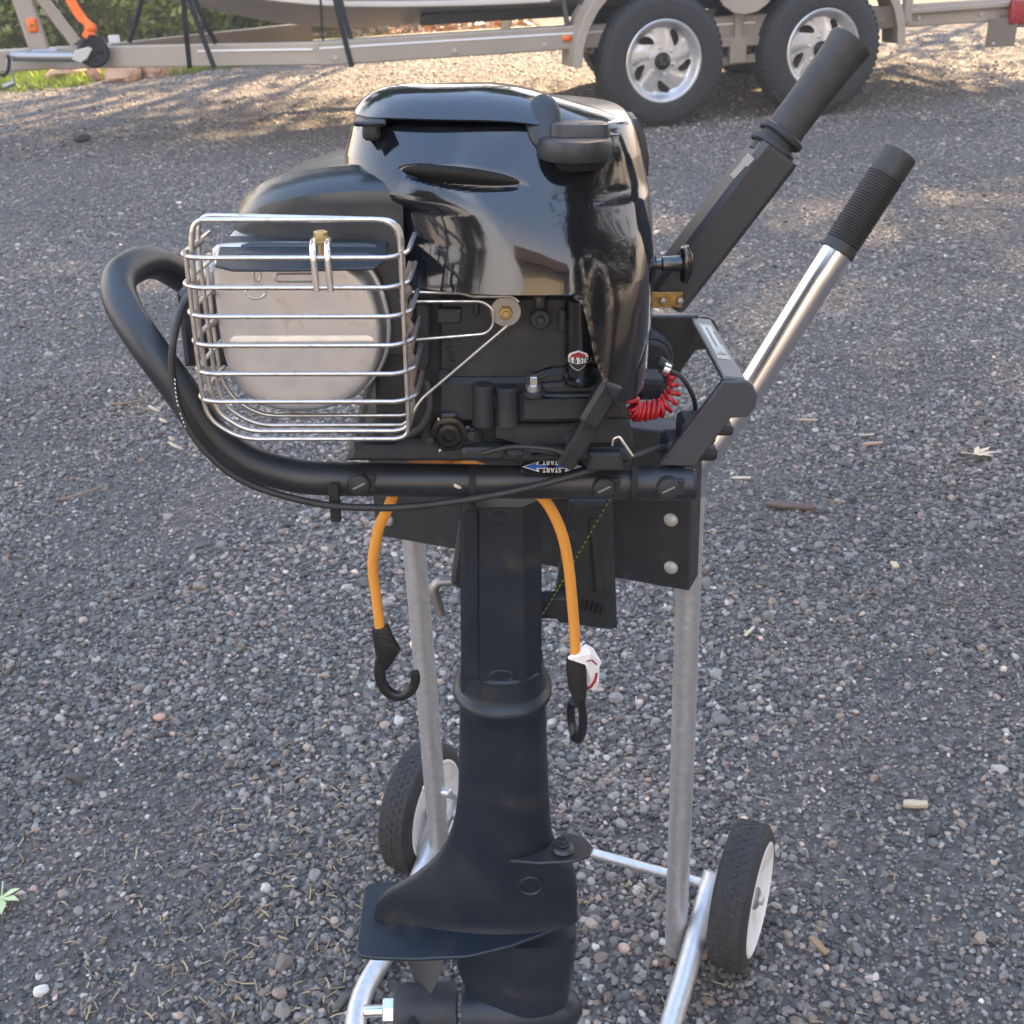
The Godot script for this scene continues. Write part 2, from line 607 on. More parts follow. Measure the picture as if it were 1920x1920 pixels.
func stone_color(t: float) -> Color:
	var r := rng.randf()
	var v := exp(rng.randfn() * 0.38) * (0.092 + 0.03 * t)
	if r < 0.60:
		return Color(v * 1.0, v * 0.985, v * 0.98)
	if r < 0.80:
		v *= 1.7
		return Color(v * 1.0, v * 0.99, v * 0.97)
	if r < 0.95:
		v *= 1.5
		return Color(v * 1.2, v * 1.0, v * 0.86)
	if r < 0.988:
		v *= 2.0
		return Color(v * 1.3, v * 1.0, v * 0.85)
	v = rng.randf_range(0.26, 0.5)
	return Color(v, v * 0.96, v * 0.90)


func stone_mesh(s: int) -> ArrayMesh:
	var r := RandomNumberGenerator.new()
	r.seed = s
	var g := (1 + sqrt(5.0)) / 2
	var v := [Vector3(-1, g, 0), Vector3(1, g, 0), Vector3(-1, -g, 0), Vector3(1, -g, 0), Vector3(0, -1, g), Vector3(0, 1, g), Vector3(0, -1, -g), Vector3(0, 1, -g), Vector3(g, 0, -1), Vector3(g, 0, 1), Vector3(-g, 0, -1), Vector3(-g, 0, 1)]
	var f := [[0, 11, 5], [0, 5, 1], [0, 1, 7], [0, 7, 10], [0, 10, 11], [1, 5, 9], [5, 11, 4], [11, 10, 2], [10, 7, 6], [7, 1, 8], [3, 9, 4], [3, 4, 2], [3, 2, 6], [3, 6, 8], [3, 8, 9], [4, 9, 5], [2, 4, 11], [6, 2, 10], [8, 6, 7], [9, 8, 1]]
	var planes := []
	for k in 9:
		planes.append([Vector3(r.randfn(), r.randfn(), r.randfn()).normalized(), r.randf_range(0.62, 0.92)])
	var n := noise(0.8, 2, s)
	var mb := Mb.new()
	for q in f:
		var a: Vector3 = v[q[0]].normalized()
		var b: Vector3 = v[q[1]].normalized()
		var c: Vector3 = v[q[2]].normalized()
		var ab := (a + b).normalized()
		var bc := (b + c).normalized()
		var ca := (c + a).normalized()
		for p in [a, ab, ca, ab, b, bc, ca, bc, c, ab, bc, ca]:
			var w: Vector3 = p * (1.0 + 0.22 * n.get_noise_3dv(p * 1.5))
			for pl in planes:
				var d: float = w.dot(pl[0]) - pl[1]
				if d > 0:
					w -= pl[0] * d * 0.85
			mb.t.append(w)
	mb.outward(0)
	return mb.mesh(32.0)


var motor: Node3D


func front_of_cowl(u: float, v: float) -> float:  # how far the cowl's front stands out
	var side := smoothstep(-0.09, 0.03, u)
	var a := 0.992 - v
	var s := lerpf(0.034, 0.076, side)
	var r := 0.005
	var bend := -r * log(exp(-a / r) + exp(-s / r)) + r * log(1.0 + exp(-s / r))
	var w := 0.080 + lerpf(0.92, 0.56, side) * bend + 0.24 * maxf(a - bend, 0.0)
	var low := smoothstep(0.940, 0.908, v)
	w -= 0.013 * smoothstep(0.0, 0.044, u) * smoothstep(0.985, 0.945, v)
	w -= 0.0015 * exp(-pow((u - 0.0165) / 0.008, 2)) * low
	# the oval recess
	var e := pow((u + 0.066) / 0.040, 2) + pow((v - 0.9655 + (u + 0.066) * 0.10) / 0.0064, 2)
	if e < 1.3:
		var top := 0.9719 - (u + 0.066) * 0.10 - 0.0064 * (1.0 - sqrt(maxf(0.0, 1.0 - pow((u + 0.066) / 0.040, 2))))
		var at_top := 0.080 + lerpf(0.92, 0.56, side) * (0.992 - top)
		w = lerpf(w, minf(w, at_top + 0.0002 + 0.10 * maxf(top - v, 0.0)), smoothstep(1.25, 0.8, e))
	return w


func cowl_rings() -> Array:
	# height, left, right, back
	var keys := [[0.9925, -0.134, 0.046, -0.095], [0.990, -0.140, 0.050, -0.10], [0.985, -0.1425, 0.052, -0.103], [0.970, -0.147, 0.057, -0.108], [0.955, -0.149, 0.061, -0.112], [0.951, -0.146, 0.062, -0.113], [0.944, -0.128, 0.064, -0.115], [0.925, -0.119, 0.066, -0.118], [0.898, -0.117, 0.0675, -0.12], [0.86, -0.117, 0.067, -0.12], [0.83, -0.117, 0.0655, -0.118], [0.821, -0.117, 0.064, -0.116]]
	var cut := [[0.898, -1.0], [0.8978, 0.003], [0.892, 0.010], [0.88, 0.0135], [0.86, 0.018], [0.84, 0.026], [0.821, 0.036]]
	var rings := []
	var v := 0.9925
	while v > 0.8205:
		var k := 0
		while k < keys.size() - 2 and keys[k + 1][0] > v:
			k += 1
		var f := clampf((keys[k][0] - v) / (keys[k][0] - keys[k + 1][0]), 0, 1)
		var xl := lerpf(keys[k][1], keys[k + 1][1], f)
		var xr := lerpf(keys[k][2], keys[k + 1][2], f)
		var wb := lerpf(keys[k][3], keys[k + 1][3], f)
		var ub := -1.0
		if v < 0.898:
			var c := 0
			while c < cut.size() - 2 and cut[c + 1][0] > v:
				c += 1
			ub = lerpf(cut[c][1], cut[c + 1][1], clampf((cut[c][0] - v) / (cut[c][0] - cut[c + 1][0]), 0, 1))
		var ring := PackedVector3Array()
		var n := 220
		var e := lerpf(2.9, 3.7, smoothstep(0.95, 0.88, v))
		for i in n:
			var a := TAU * i / n
			var u := (xl + xr) / 2 + (xr - xl) / 2 * signf(cos(a)) * pow(absf(cos(a)), 2 / e)
			var w := signf(sin(a)) * pow(absf(sin(a)), 2 / e)
			w *= front_of_cowl(u, v) if w > 0 else -wb
			ring.append(Vector3(maxf(u, ub), v, w))
		rings.append(ring)
		v -= 0.0004 if v < 0.8981 and v > 0.897 else (0.0007 if v > 0.954 and v < 0.977 else 0.0014)
	return rings


func make_motor() -> void:
	motor = thing("outboard_motor", "black outboard motor with caged silver muffler, clamped to the wheeled stand", "outboard motor", Transform3D(Basis(Vector3.BACK, deg_to_rad(-2.6)), Vector3(0, 0, -0.84)))
	make_cowl()
	make_engine()
	make_muffler()
	make_handle()
	make_front()
	make_leg()


func make_cowl() -> void:
	var mb := Mb.new()
	mb.loft(cowl_rings())
	var cowl := put("cowl", mb, M.gloss, motor, 38)
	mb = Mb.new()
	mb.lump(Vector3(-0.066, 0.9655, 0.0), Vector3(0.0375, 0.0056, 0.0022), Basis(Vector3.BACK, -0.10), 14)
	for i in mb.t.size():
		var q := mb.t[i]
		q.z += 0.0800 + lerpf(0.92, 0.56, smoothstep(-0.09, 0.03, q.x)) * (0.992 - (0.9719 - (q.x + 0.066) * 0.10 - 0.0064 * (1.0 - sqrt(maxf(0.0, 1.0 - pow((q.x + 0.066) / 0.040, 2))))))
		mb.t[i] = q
	put("dark_recess_insert", mb, M.slot, cowl)  # added insert, paints the dark reflection inside the oval recess
	# lid over the recoil starter
	mb = Mb.new()
	var rings := []
	for k in [[0.9975, -0.139, 0.049, 0.080, -0.10], [0.9965, -0.1405, 0.0505, 0.084, -0.105], [0.9975, -0.1405, 0.0505, 0.0845, -0.105], [1.001, -0.1385, 0.0485, 0.0815, -0.10], [1.0055, -0.135, 0.045, 0.0765, -0.09], [1.0095, -0.130, 0.041, 0.070, -0.085], [1.0125, -0.123, 0.035, 0.062, -0.075], [1.0142, -0.112, 0.026, 0.051, -0.06], [1.0150, -0.09, 0.006, 0.032, -0.04], [1.0152, -0.06, -0.02, 0.008, -0.02]]:
		var n := 90
		var ring := PackedVector3Array()
		for i in n:
			var a := TAU * i / n
			var e := 3.0
			var u: float = (k[1] + k[2]) / 2 + (k[2] - k[1]) / 2 * signf(cos(a)) * pow(absf(cos(a)), 2 / e)
			var w := signf(sin(a)) * pow(absf(sin(a)), 2 / e)
			w *= k[3] if w > 0 else -k[4]
			var rise: float = clampf((k[0] - 0.9965) / 0.0187, 0.0, 1.0)
			ring.append(Vector3(u, k[0] - lerpf(0.013, 0.020, rise) * smoothstep(-0.05, 0.055, u) - 0.002 * smoothstep(-0.10, -0.14, u) - 0.24 * rise * maxf(0.0, 0.035 - w), w))
		rings.append(ring)
	mb.loft(rings)
	var lid := put("starter_lid", mb, M.gloss, motor, 32)
	mb = Mb.new()
	mb.loft([oval(-0.045, 0.086, -0.012, 0.086, 0.978, 3.0), oval(-0.045, 0.086, -0.012, 0.086, 0.985, 3.0)])
	put("dark_gap_core", mb, M.dark, motor)  # solid near-black core, painted shade for the gap under the lid
	mb = Mb.new()
	mb.lump(Vector3(-0.0137, 0.9955, 0.0775), Vector3(0.0115, 0.0190, 0.0045), Basis(Vector3.RIGHT, -0.62), 12)
	put("filler_neck_cover", mb, M.plastic, lid, 50)
	mb = Mb.new()
	mb.box(Vector3(-0.1237, 0.9893, 0.062), Vector3(0.011, 0.012, 0.03), Basis(), 0.002)
	mb.box(Vector3(-0.1237, 0.9944, 0.066), Vector3(0.02, 0.003, 0.034), Basis(), 0.001)
	put("lid_clip", mb, M.plastic, motor)
	# fuel cap in its notch at the right
	mb = Mb.new()
	var c: Vector3 = Vector3(0.0056, 0.9785, 0.085)
	mb.lathe([[0.020, -0.005], [0.0232, -0.0035], [0.0238, 0.0], [0.0238, 0.006], [0.0225, 0.0085], [0.019, 0.0095]], Transform3D(Basis(), c), 48)
	var cap := put("fuel_cap", mb, M.plastic, motor, 30)
	mb = Mb.new()
	rings = []
	for k in [[0.008, 0.0195, 0.010], [0.013, 0.0195, 0.0095], [0.0165, 0.0185, 0.008], [0.0175, 0.016, 0.006]]:
		rings.append(oval(c.x + 0.003, k[1], c.z - 0.004, k[2], c.y + k[0], 3.2, 40))
	mb.loft(rings)
	put("cap_grip", mb, M.plastic, cap, 35)
	mb = Mb.new()
	mb.lathe([[0.021, -0.007], [0.023, -0.001], [0.022, 0.0]], Transform3D(Basis(), c + Vector3(0.0, -0.004, -0.012)), 40)
	put("filler_neck", mb, M.dark, motor)
	# recoil grip at the far right corner
	mb = Mb.new()
	mb.prism(PackedVector2Array([Vector2(0.0357, 0.9859), Vector2(0.0545, 0.9878), Vector2(0.0599, 0.9795), Vector2(0.0643, 0.9612), Vector2(0.0642, 0.9493), Vector2(0.0508, 0.9481), Vector2(0.0407, 0.9574)]), Transform3D(Basis(), Vector3(0, 0, 0.01)), 0.045, 0.004)
	put("starter_grip", mb, M.plastic, motor, 35)
	# the matt shroud at the left shoulder
	mb = Mb.new()
	var secs := [[440, 402, 406, 0.045], [444, 390, 402, 0.057], [453, 368, 393, 0.068], [468, 350, 380, 0.077], [487, 337, 369, 0.083], [519, 322, 357, 0.088], [566, 306, 347, 0.092], [612, 295, 341, 0.094], [653, 288, 338, 0.094], [700, 285, 337, 0.094], [756, 285, 339, 0.093]]
	rings = []
	for s in secs:
		var crest := spot(s[0], s[1], 0.01)
		var fold := spot(s[0], s[2], s[3])
		var u := fold.x
		var ring := PackedVector3Array()
		for q in [[-0.11, 0.85], [-0.11, crest.y - 0.035], [-0.09, crest.y - 0.012], [-0.045, crest.y - 0.002], [0.01, crest.y], [0.035, lerpf(crest.y, fold.y, 0.3)], [s[3] - 0.022, fold.y + 0.0055], [s[3] - 0.008, fold.y + 0.0015], [s[3], fold.y - 0.0015], [s[3] + 0.005, fold.y - 0.006], [s[3] + 0.0065, fold.y - 0.014], [s[3] + 0.009, 0.88], [s[3] + 0.009, 0.85]]:
			ring.append(Vector3(u + (q[1] - fold.y) * 0.02, q[1], q[0]))
		rings.append(ring)
	mb.loft(rings)
	put("muffler_shroud", mb, M.shroud, motor, 32)
	# white plate round the right side
	mb = Mb.new()
	mb.prism(PackedVector2Array([Vector2(0.0569, 0.9187), Vector2(0.0594, 0.9206), Vector2(0.062, 0.9018), Vector2(0.0646, 0.8827), Vector2(0.0664, 0.8512), Vector2(0.0641, 0.8423), Vector2(0.0614, 0.8423)]), Transform3D(Basis(), Vector3(0, 0, 0.055)), 0.10, 0.002)
	put("side_plate", mb, M.white, motor, 40)


func spot(px: float, py: float, w: float) -> Vector3:
	# a point measured on the photograph, taken to the motor's own plane at depth w
	var look := Basis(Vector3.RIGHT, deg_to_rad(-26.5)) * Basis(Vector3.BACK, deg_to_rad(-2.6))
	var d := look * Vector3(px - 960.0, 960.0 - py, -2156.19)
	var p := Vector3(0, 1.1, 0) + d * ((w - 0.84) / d.z)
	return Basis(Vector3.BACK, deg_to_rad(2.6)) * (p - Vector3(0, 0, -0.84))


func make_engine() -> void:
	var mb := Mb.new()
	mb.prism(PackedVector2Array([Vector2(-0.1286, 0.9054), Vector2(0.0156, 0.9053), Vector2(0.0262, 0.8615), Vector2(0.044, 0.8152), Vector2(0.0504, 0.7912), Vector2(0.0526, 0.764), Vector2(-0.1472, 0.7649), Vector2(-0.1434, 0.7776), Vector2(-0.1286, 0.7959)]), Transform3D(Basis(), Vector3(0, 0, 0.086)), 0.17, 0.004)
	var block := put("crankcase", mb, M.black, motor)
	mb = Mb.new()
	mb.prism(PackedVector2Array([Vector2(-0.0825, 0.8869), Vector2(0.0023, 0.8869), Vector2(0.0074, 0.8708), Vector2(0.0084, 0.837), Vector2(-0.008, 0.8355), Vector2(-0.0244, 0.8286), Vector2(-0.0839, 0.8287)]), Transform3D(Basis(), Vector3(0, 0, 0.094)), 0.012, 0.0025)
	put("side_cover", mb, M.black, block)
	mb = Mb.new()
	mb.prism(PackedVector2Array([Vector2(-0.0987, 0.8839), Vector2(-0.0903, 0.8839), Vector2(-0.0876, 0.8796), Vector2(-0.0886, 0.8409), Vector2(-0.0924, 0.8341), Vector2(-0.1004, 0.8341)]), Transform3D(Basis(), Vector3(0, 0, 0.096)), 0.012, 0.002)
	put("access_panel", mb, M.black, block)
	mb = Mb.new()
	mb.box(Vector3(-0.0756, 0.8752, 0.096), Vector3(0.016, 0.010, 0.008), Basis(), 0.001)
	put("casting_boss", mb, M.black, block)
	mb = Mb.new()
	mb.box(Vector3(-0.0575, 0.8806, 0.096), Vector3(0.004, 0.012, 0.006), Basis(), 0.001)
	put("casting_boss", mb, M.black, block)
	mb = Mb.new()
	mb.box(Vector3(0.0005, 0.8714, 0.096), Vector3(0.007, 0.016, 0.006), Basis(), 0.001)
	put("casting_boss", mb, M.black, block)
	mb = Mb.new()
	var c: Vector3 = Vector3(-0.0152, 0.8738, 0.094)
	mb.rod(c, c + Vector3(0, 0, 0.010), 0.0068, 24, 0.001)
	mb.rod(c, c + Vector3(0, 0, 0.013), 0.003, 16, 0.0006)
	mb.box(c + Vector3(0, 0.009, 0.003), Vector3(0.009, 0.014, 0.006))
	put("rubber_plug", mb, M.plastic, block)
	# ribs and bosses of the lower casting
	mb = Mb.new()
	mb.prism(PackedVector2Array([Vector2(-0.0844, 0.8309), Vector2(-0.0246, 0.8308), Vector2(-0.0047, 0.8376), Vector2(0.0406, 0.8375), Vector2(0.0479, 0.8001), Vector2(0.009, 0.7994), Vector2(-0.002, 0.7979), Vector2(-0.0852, 0.7982)]), Transform3D(Basis(), Vector3(0, 0, 0.098)), 0.03, 0.003)
	mb.prism(PackedVector2Array([Vector2(-0.0283, 0.8215), Vector2(0.0243, 0.8229), Vector2(0.0287, 0.8026), Vector2(-0.0281, 0.8016)]), Transform3D(Basis(), Vector3(0, 0, 0.107)), 0.02, 0.003)
	for q in [[Vector3(-0.0532, 0.8289, 0.103), Vector3(-0.0534, 0.7985, 0.103), 0.0075], [Vector3(-0.0373, 0.8273, 0.103), Vector3(-0.0372, 0.7984, 0.103), 0.0078], [Vector3(-0.0185, 0.8257, 0.105), Vector3(-0.0185, 0.8211, 0.105), 0.0085], [Vector3(-0.0445, 0.82, 0.1), Vector3(-0.0445, 0.8122, 0.1), 0.004]]:
		mb.rod(q[0], q[1], q[2], 20, 0.0012)
	mb.prism(PackedVector2Array([Vector2(-0.0138, 0.8284), Vector2(0.0133, 0.831), Vector2(0.0315, 0.8282), Vector2(0.0325, 0.8221), Vector2(-0.0137, 0.8214)]), Transform3D(Basis(), Vector3(0, 0, 0.104)), 0.02, 0.002)
	mb.box(Vector3(0.0024, 0.8221, 0.108), Vector3(0.055, 0.003, 0.006))
	mb.prism(PackedVector2Array([Vector2(-0.0464, 0.7964), Vector2(0.0111, 0.7962), Vector2(0.0135, 0.7801), Vector2(-0.024, 0.7786), Vector2(-0.0464, 0.7852)]), Transform3D(Basis(), Vector3(0, 0, 0.096)), 0.02, 0.002)
	mb.prism(PackedVector2Array([Vector2(-0.0964, 0.7958), Vector2(-0.0557, 0.7957), Vector2(-0.0539, 0.7812), Vector2(-0.0968, 0.7813)]), Transform3D(Basis(), Vector3(0, 0, 0.096)), 0.02, 0.002)
	mb.box(Vector3(-0.0539, 0.778, 0.1), Vector3(0.03, 0.009, 0.012))
	mb.box(Vector3(-0.0315, 0.7771, 0.1), Vector3(0.012, 0.007, 0.012))
	mb.box(Vector3(-0.0072, 0.7782, 0.1), Vector3(0.03, 0.006, 0.010))
	put("sump_casting", mb, M.black, block)
	mb = Mb.new()
	mb.prism(PackedVector2Array([Vector2(-0.1508, 0.7693), Vector2(-0.1445, 0.7807), Vector2(-0.1155, 0.7806), Vector2(-0.1093, 0.7854), Vector2(-0.0613, 0.7852), Vector2(-0.0577, 0.7787), Vector2(0.0492, 0.7783), Vector2(0.052, 0.7676)]), Transform3D(Basis(), Vector3(0, 0, 0.098)), 0.18, 0.003)
	put("base_flange", mb, M.black, block)
	mb = Mb.new()
	c = Vector3(-0.0193, 0.8291, 0.106)
	mb.rod(c + Vector3(0, -0.004, 0), c + Vector3(0, 0.001, 0), 0.0055, 24, 0.0005)
	mb.prism(hexagon(0.0046), along(c + Vector3(0, 0.007, 0), Vector3.BACK * 0.001 + Vector3.UP) * Transform3D(Basis(Vector3.RIGHT, -PI / 2), Vector3()), 0.007, 0.0007)
	put("hex_bolt", mb, M.steel, block)
	for q in [Vector3(-0.0801, 0.8325, 0.096), Vector3(0.0055, 0.8345, 0.1), Vector3(-0.0906, 0.7878, 0.1), Vector3(0.0324, 0.8329, 0.1), Vector3(-0.0616, 0.7917, 0.1), Vector3(0.0067, 0.7882, 0.1)]:
		mb = Mb.new()
		mb.rod(q, q + Vector3(0, 0, 0.0022), 0.0044, 18, 0.0005)
		mb.prism(hexagon(0.0033), Transform3D(Basis(Vector3.BACK, q.x * 40.0), q + Vector3(0, 0, 0.0055)), 0.004, 0.0005)
		put("flange_bolt", mb, M.black, block)
	for k in 5:
		mb = Mb.new()
		mb.box(spot(838 + k * 3, 640 + k * 13, 0.0955), Vector3(0.004, 0.0016, 0.003), Basis(), 0.0004)
		put("casting_mark", mb, M.black, block)
	mb = Mb.new()
	mb.tube(curve([Vector3(-0.1296, 0.7959, 0.098), Vector3(-0.1128, 0.7912, 0.104), Vector3(-0.0959, 0.7991, 0.106), Vector3(-0.0897, 0.8139, 0.104), Vector3(-0.0917, 0.8291, 0.098)], 6), 0.0030, 10)
	put("breather_hose", mb, M.rubber, block)
	mb = Mb.new()
	mb.tube(curve([Vector3(-0.0539, 0.779, 0.106), Vector3(-0.0336, 0.7854, 0.11), Vector3(-0.0079, 0.7846, 0.112), Vector3(0.0108, 0.7772, 0.11)], 6), 0.0018, 8)
	put("wiring", mb, M.rubber, block)
	# oil drain plug in its boss
	mb = Mb.new()
	c = Vector3(-0.0772, 0.7918, 0.1)
	mb.lathe([[0.013, -0.012], [0.0135, 0.0], [0.0125, 0.003], [0.0098, 0.0035], [0.0095, 0.002], [0.0085, 0.002], [0.008, 0.005], [0.005, 0.0055], [0.0045, 0.001]], Transform3D(Basis(Vector3.RIGHT, PI / 2), c), 32)
	mb.box(Vector3(-0.0784, 0.8021, 0.1), Vector3(0.014, 0.01, 0.006))
	mb.box(Vector3(-0.0668, 0.7941, 0.1), Vector3(0.012, 0.007, 0.006))
	var plug := put("drain_plug", mb, M.plug, block, 30)
	mb = Mb.new()
	for k in 9:
		var a := k * 2.1
		mb.lump(c + Vector3(cos(a) * 0.0125, sin(a) * 0.0125, 0.0025), Vector3(0.0013 + 0.0006 * (k % 3), 0.0008, 0.0005), Basis(Vector3.BACK, a), 4)
	put("paint_chips", mb, M.chip, plug).set_meta("kind", "stuff")
	# oil filler tube with its shield badge
	mb = Mb.new()
	var a0: Vector3 = Vector3(0.0104, 0.8871, 0.1)
	var a1: Vector3 = Vector3(0.0122, 0.8291, 0.1)
	mb.rod(a1, a0, 0.0098, 32)
	mb.rod(a1 + Vector3(0, -0.001, 0), a1 + Vector3(0, 0.006, 0), 0.0118, 32, 0.002)
	put("oil_filler", mb, M.gloss, block, 30)
	var badge := Mb.new()
	var mid: Vector3 = Vector3(0.0101, 0.848, 0.1105)
	var k := 0.00034
	badge.prism(PackedVector2Array([Vector2(-20, 8), Vector2(-17, 14), Vector2(0, 20), Vector2(17, 14), Vector2(20, 8), Vector2(19, -2), Vector2(11, -15), Vector2(0, -22), Vector2(-11, -15), Vector2(-19, -2)].map(func(q): return q * k)), Transform3D(Basis(), mid), 0.001, 0.0002)
	var sh := put("badge", badge, M.white_print, block)
	badge = Mb.new()
	badge.prism(PackedVector2Array([Vector2(-15, 8), Vector2(-14, 12), Vector2(0, 17.5), Vector2(14, 12), Vector2(15, 8), Vector2(0, 6)].map(func(q): return q * k)), Transform3D(Basis(), mid + Vector3(0, 0, 0.0005)), 0.001, 0.0001)
	put("red_field", badge, M.red_print, sh)
	badge = Mb.new()
	badge.prism(PackedVector2Array([Vector2(-17, -4.5), Vector2(0, -7.5), Vector2(17, -4.5), Vector2(9.5, -14), Vector2(0, -20), Vector2(-9.5, -14)].map(func(q): return q * k)), Transform3D(Basis(), mid + Vector3(0, 0, 0.0005)), 0.001, 0.0001)
	put("dark_field", badge, M.label, sh)
	text("GGS & STRAT", 0.0030, M.label, Transform3D(Basis.from_scale(Vector3(0.82, 1.2, 1)), mid + Vector3(0, 0.0003, 0.0004)), sh, "lettering", true)
	# linkage wires and washer
	mb = Mb.new()
	c = Vector3(-0.0382, 0.8813, 0.108)
	mb.lathe([[0.0035, 0.0], [0.0098, 0.0], [0.0103, 0.001], [0.0098, 0.002], [0.004, 0.002]], Transform3D(Basis(Vector3.RIGHT, PI / 2), c), 40)
	var washer := put("washer", mb, M.dull_steel, block)
	mb = Mb.new()
	mb.prism(hexagon(0.0046), Transform3D(Basis(), c + Vector3(0, 0, 0.0065)), 0.0055, 0.0006)
	mb.rod(c, c + Vector3(0, 0, 0.0085), 0.0026, 18, 0.0006)
	put("bolt", mb, M.brass, washer)
	for p in [[Vector3(-0.0995, 0.8952, 0.112), Vector3(-0.0659, 0.8942, 0.112), Vector3(-0.06, 0.892, 0.112), Vector3(-0.0342, 0.892, 0.112), Vector3(-0.03, 0.8885, 0.112)], [Vector3(-0.0992, 0.8883, 0.11), Vector3(-0.0532, 0.8883, 0.11), Vector3(-0.0463, 0.8829, 0.11), Vector3(-0.0463, 0.8714, 0.11), Vector3(-0.0516, 0.8664, 0.11), Vector3(-0.099, 0.8624, 0.11)], [Vector3(-0.037, 0.8746, 0.118), Vector3(-0.0945, 0.8239, 0.118), Vector3(-0.0998, 0.8156, 0.118), Vector3(-0.103, 0.804, 0.118)]]:
		mb = Mb.new()
		mb.tube(rounded(p, 0.008), 0.00115, 8)
		put("linkage_wire", mb, M.wire, block)
	# lever with a square grip
	mb = Mb.new()
	mb.sweep([Vector3(0.0039, 0.771, 0.105), Vector3(0.0122, 0.7893, 0.112), Vector3(0.0209, 0.8094, 0.118)], Mb.rect(0.013, 0.010, 0.002), Vector3.BACK)
	var lever := put("lever", mb, M.black, motor)
	mb = Mb.new()
	mb.sweep([Vector3(0.0173, 0.8083, 0.122), Vector3(0.0183, 0.8102, 0.122), Vector3(0.0316, 0.8349, 0.122), Vector3(0.0326, 0.8367, 0.122)], Mb.rect(0.0155, 0.014, 0.003), Vector3.BACK, [0.85, 1.0, 1.0, 0.85])
	put("lever_grip", mb, M.plastic, lever)
	mb = Mb.new()
	mb.tube(rounded([Vector3(0.0362, 0.7842, 0.105), Vector3(0.0367, 0.7894, 0.105), Vector3(0.0404, 0.791, 0.105), Vector3(0.0508, 0.7761, 0.105)], 0.004), 0.0011, 8)
	put("spring_clip", mb, M.wire, motor)
	mb = Mb.new()
	mb.prism(PackedVector2Array([Vector2(0.0195, 0.7642), Vector2(0.0205, 0.7779), Vector2(0.0425, 0.7778), Vector2(0.0455, 0.7641)]), Transform3D(Basis(), Vector3(0, 0, 0.105)), 0.04, 0.002)
	mb.prism(PackedVector2Array([Vector2(0.0413, 0.7882), Vector2(0.0532, 0.7839), Vector2(0.0572, 0.767), Vector2(0.0581, 0.7498), Vector2(0.043, 0.7499)]), Transform3D(Basis(), Vector3(0, 0, 0.08)), 0.06, 0.004)
	put("lever_bracket", mb, M.black, motor)


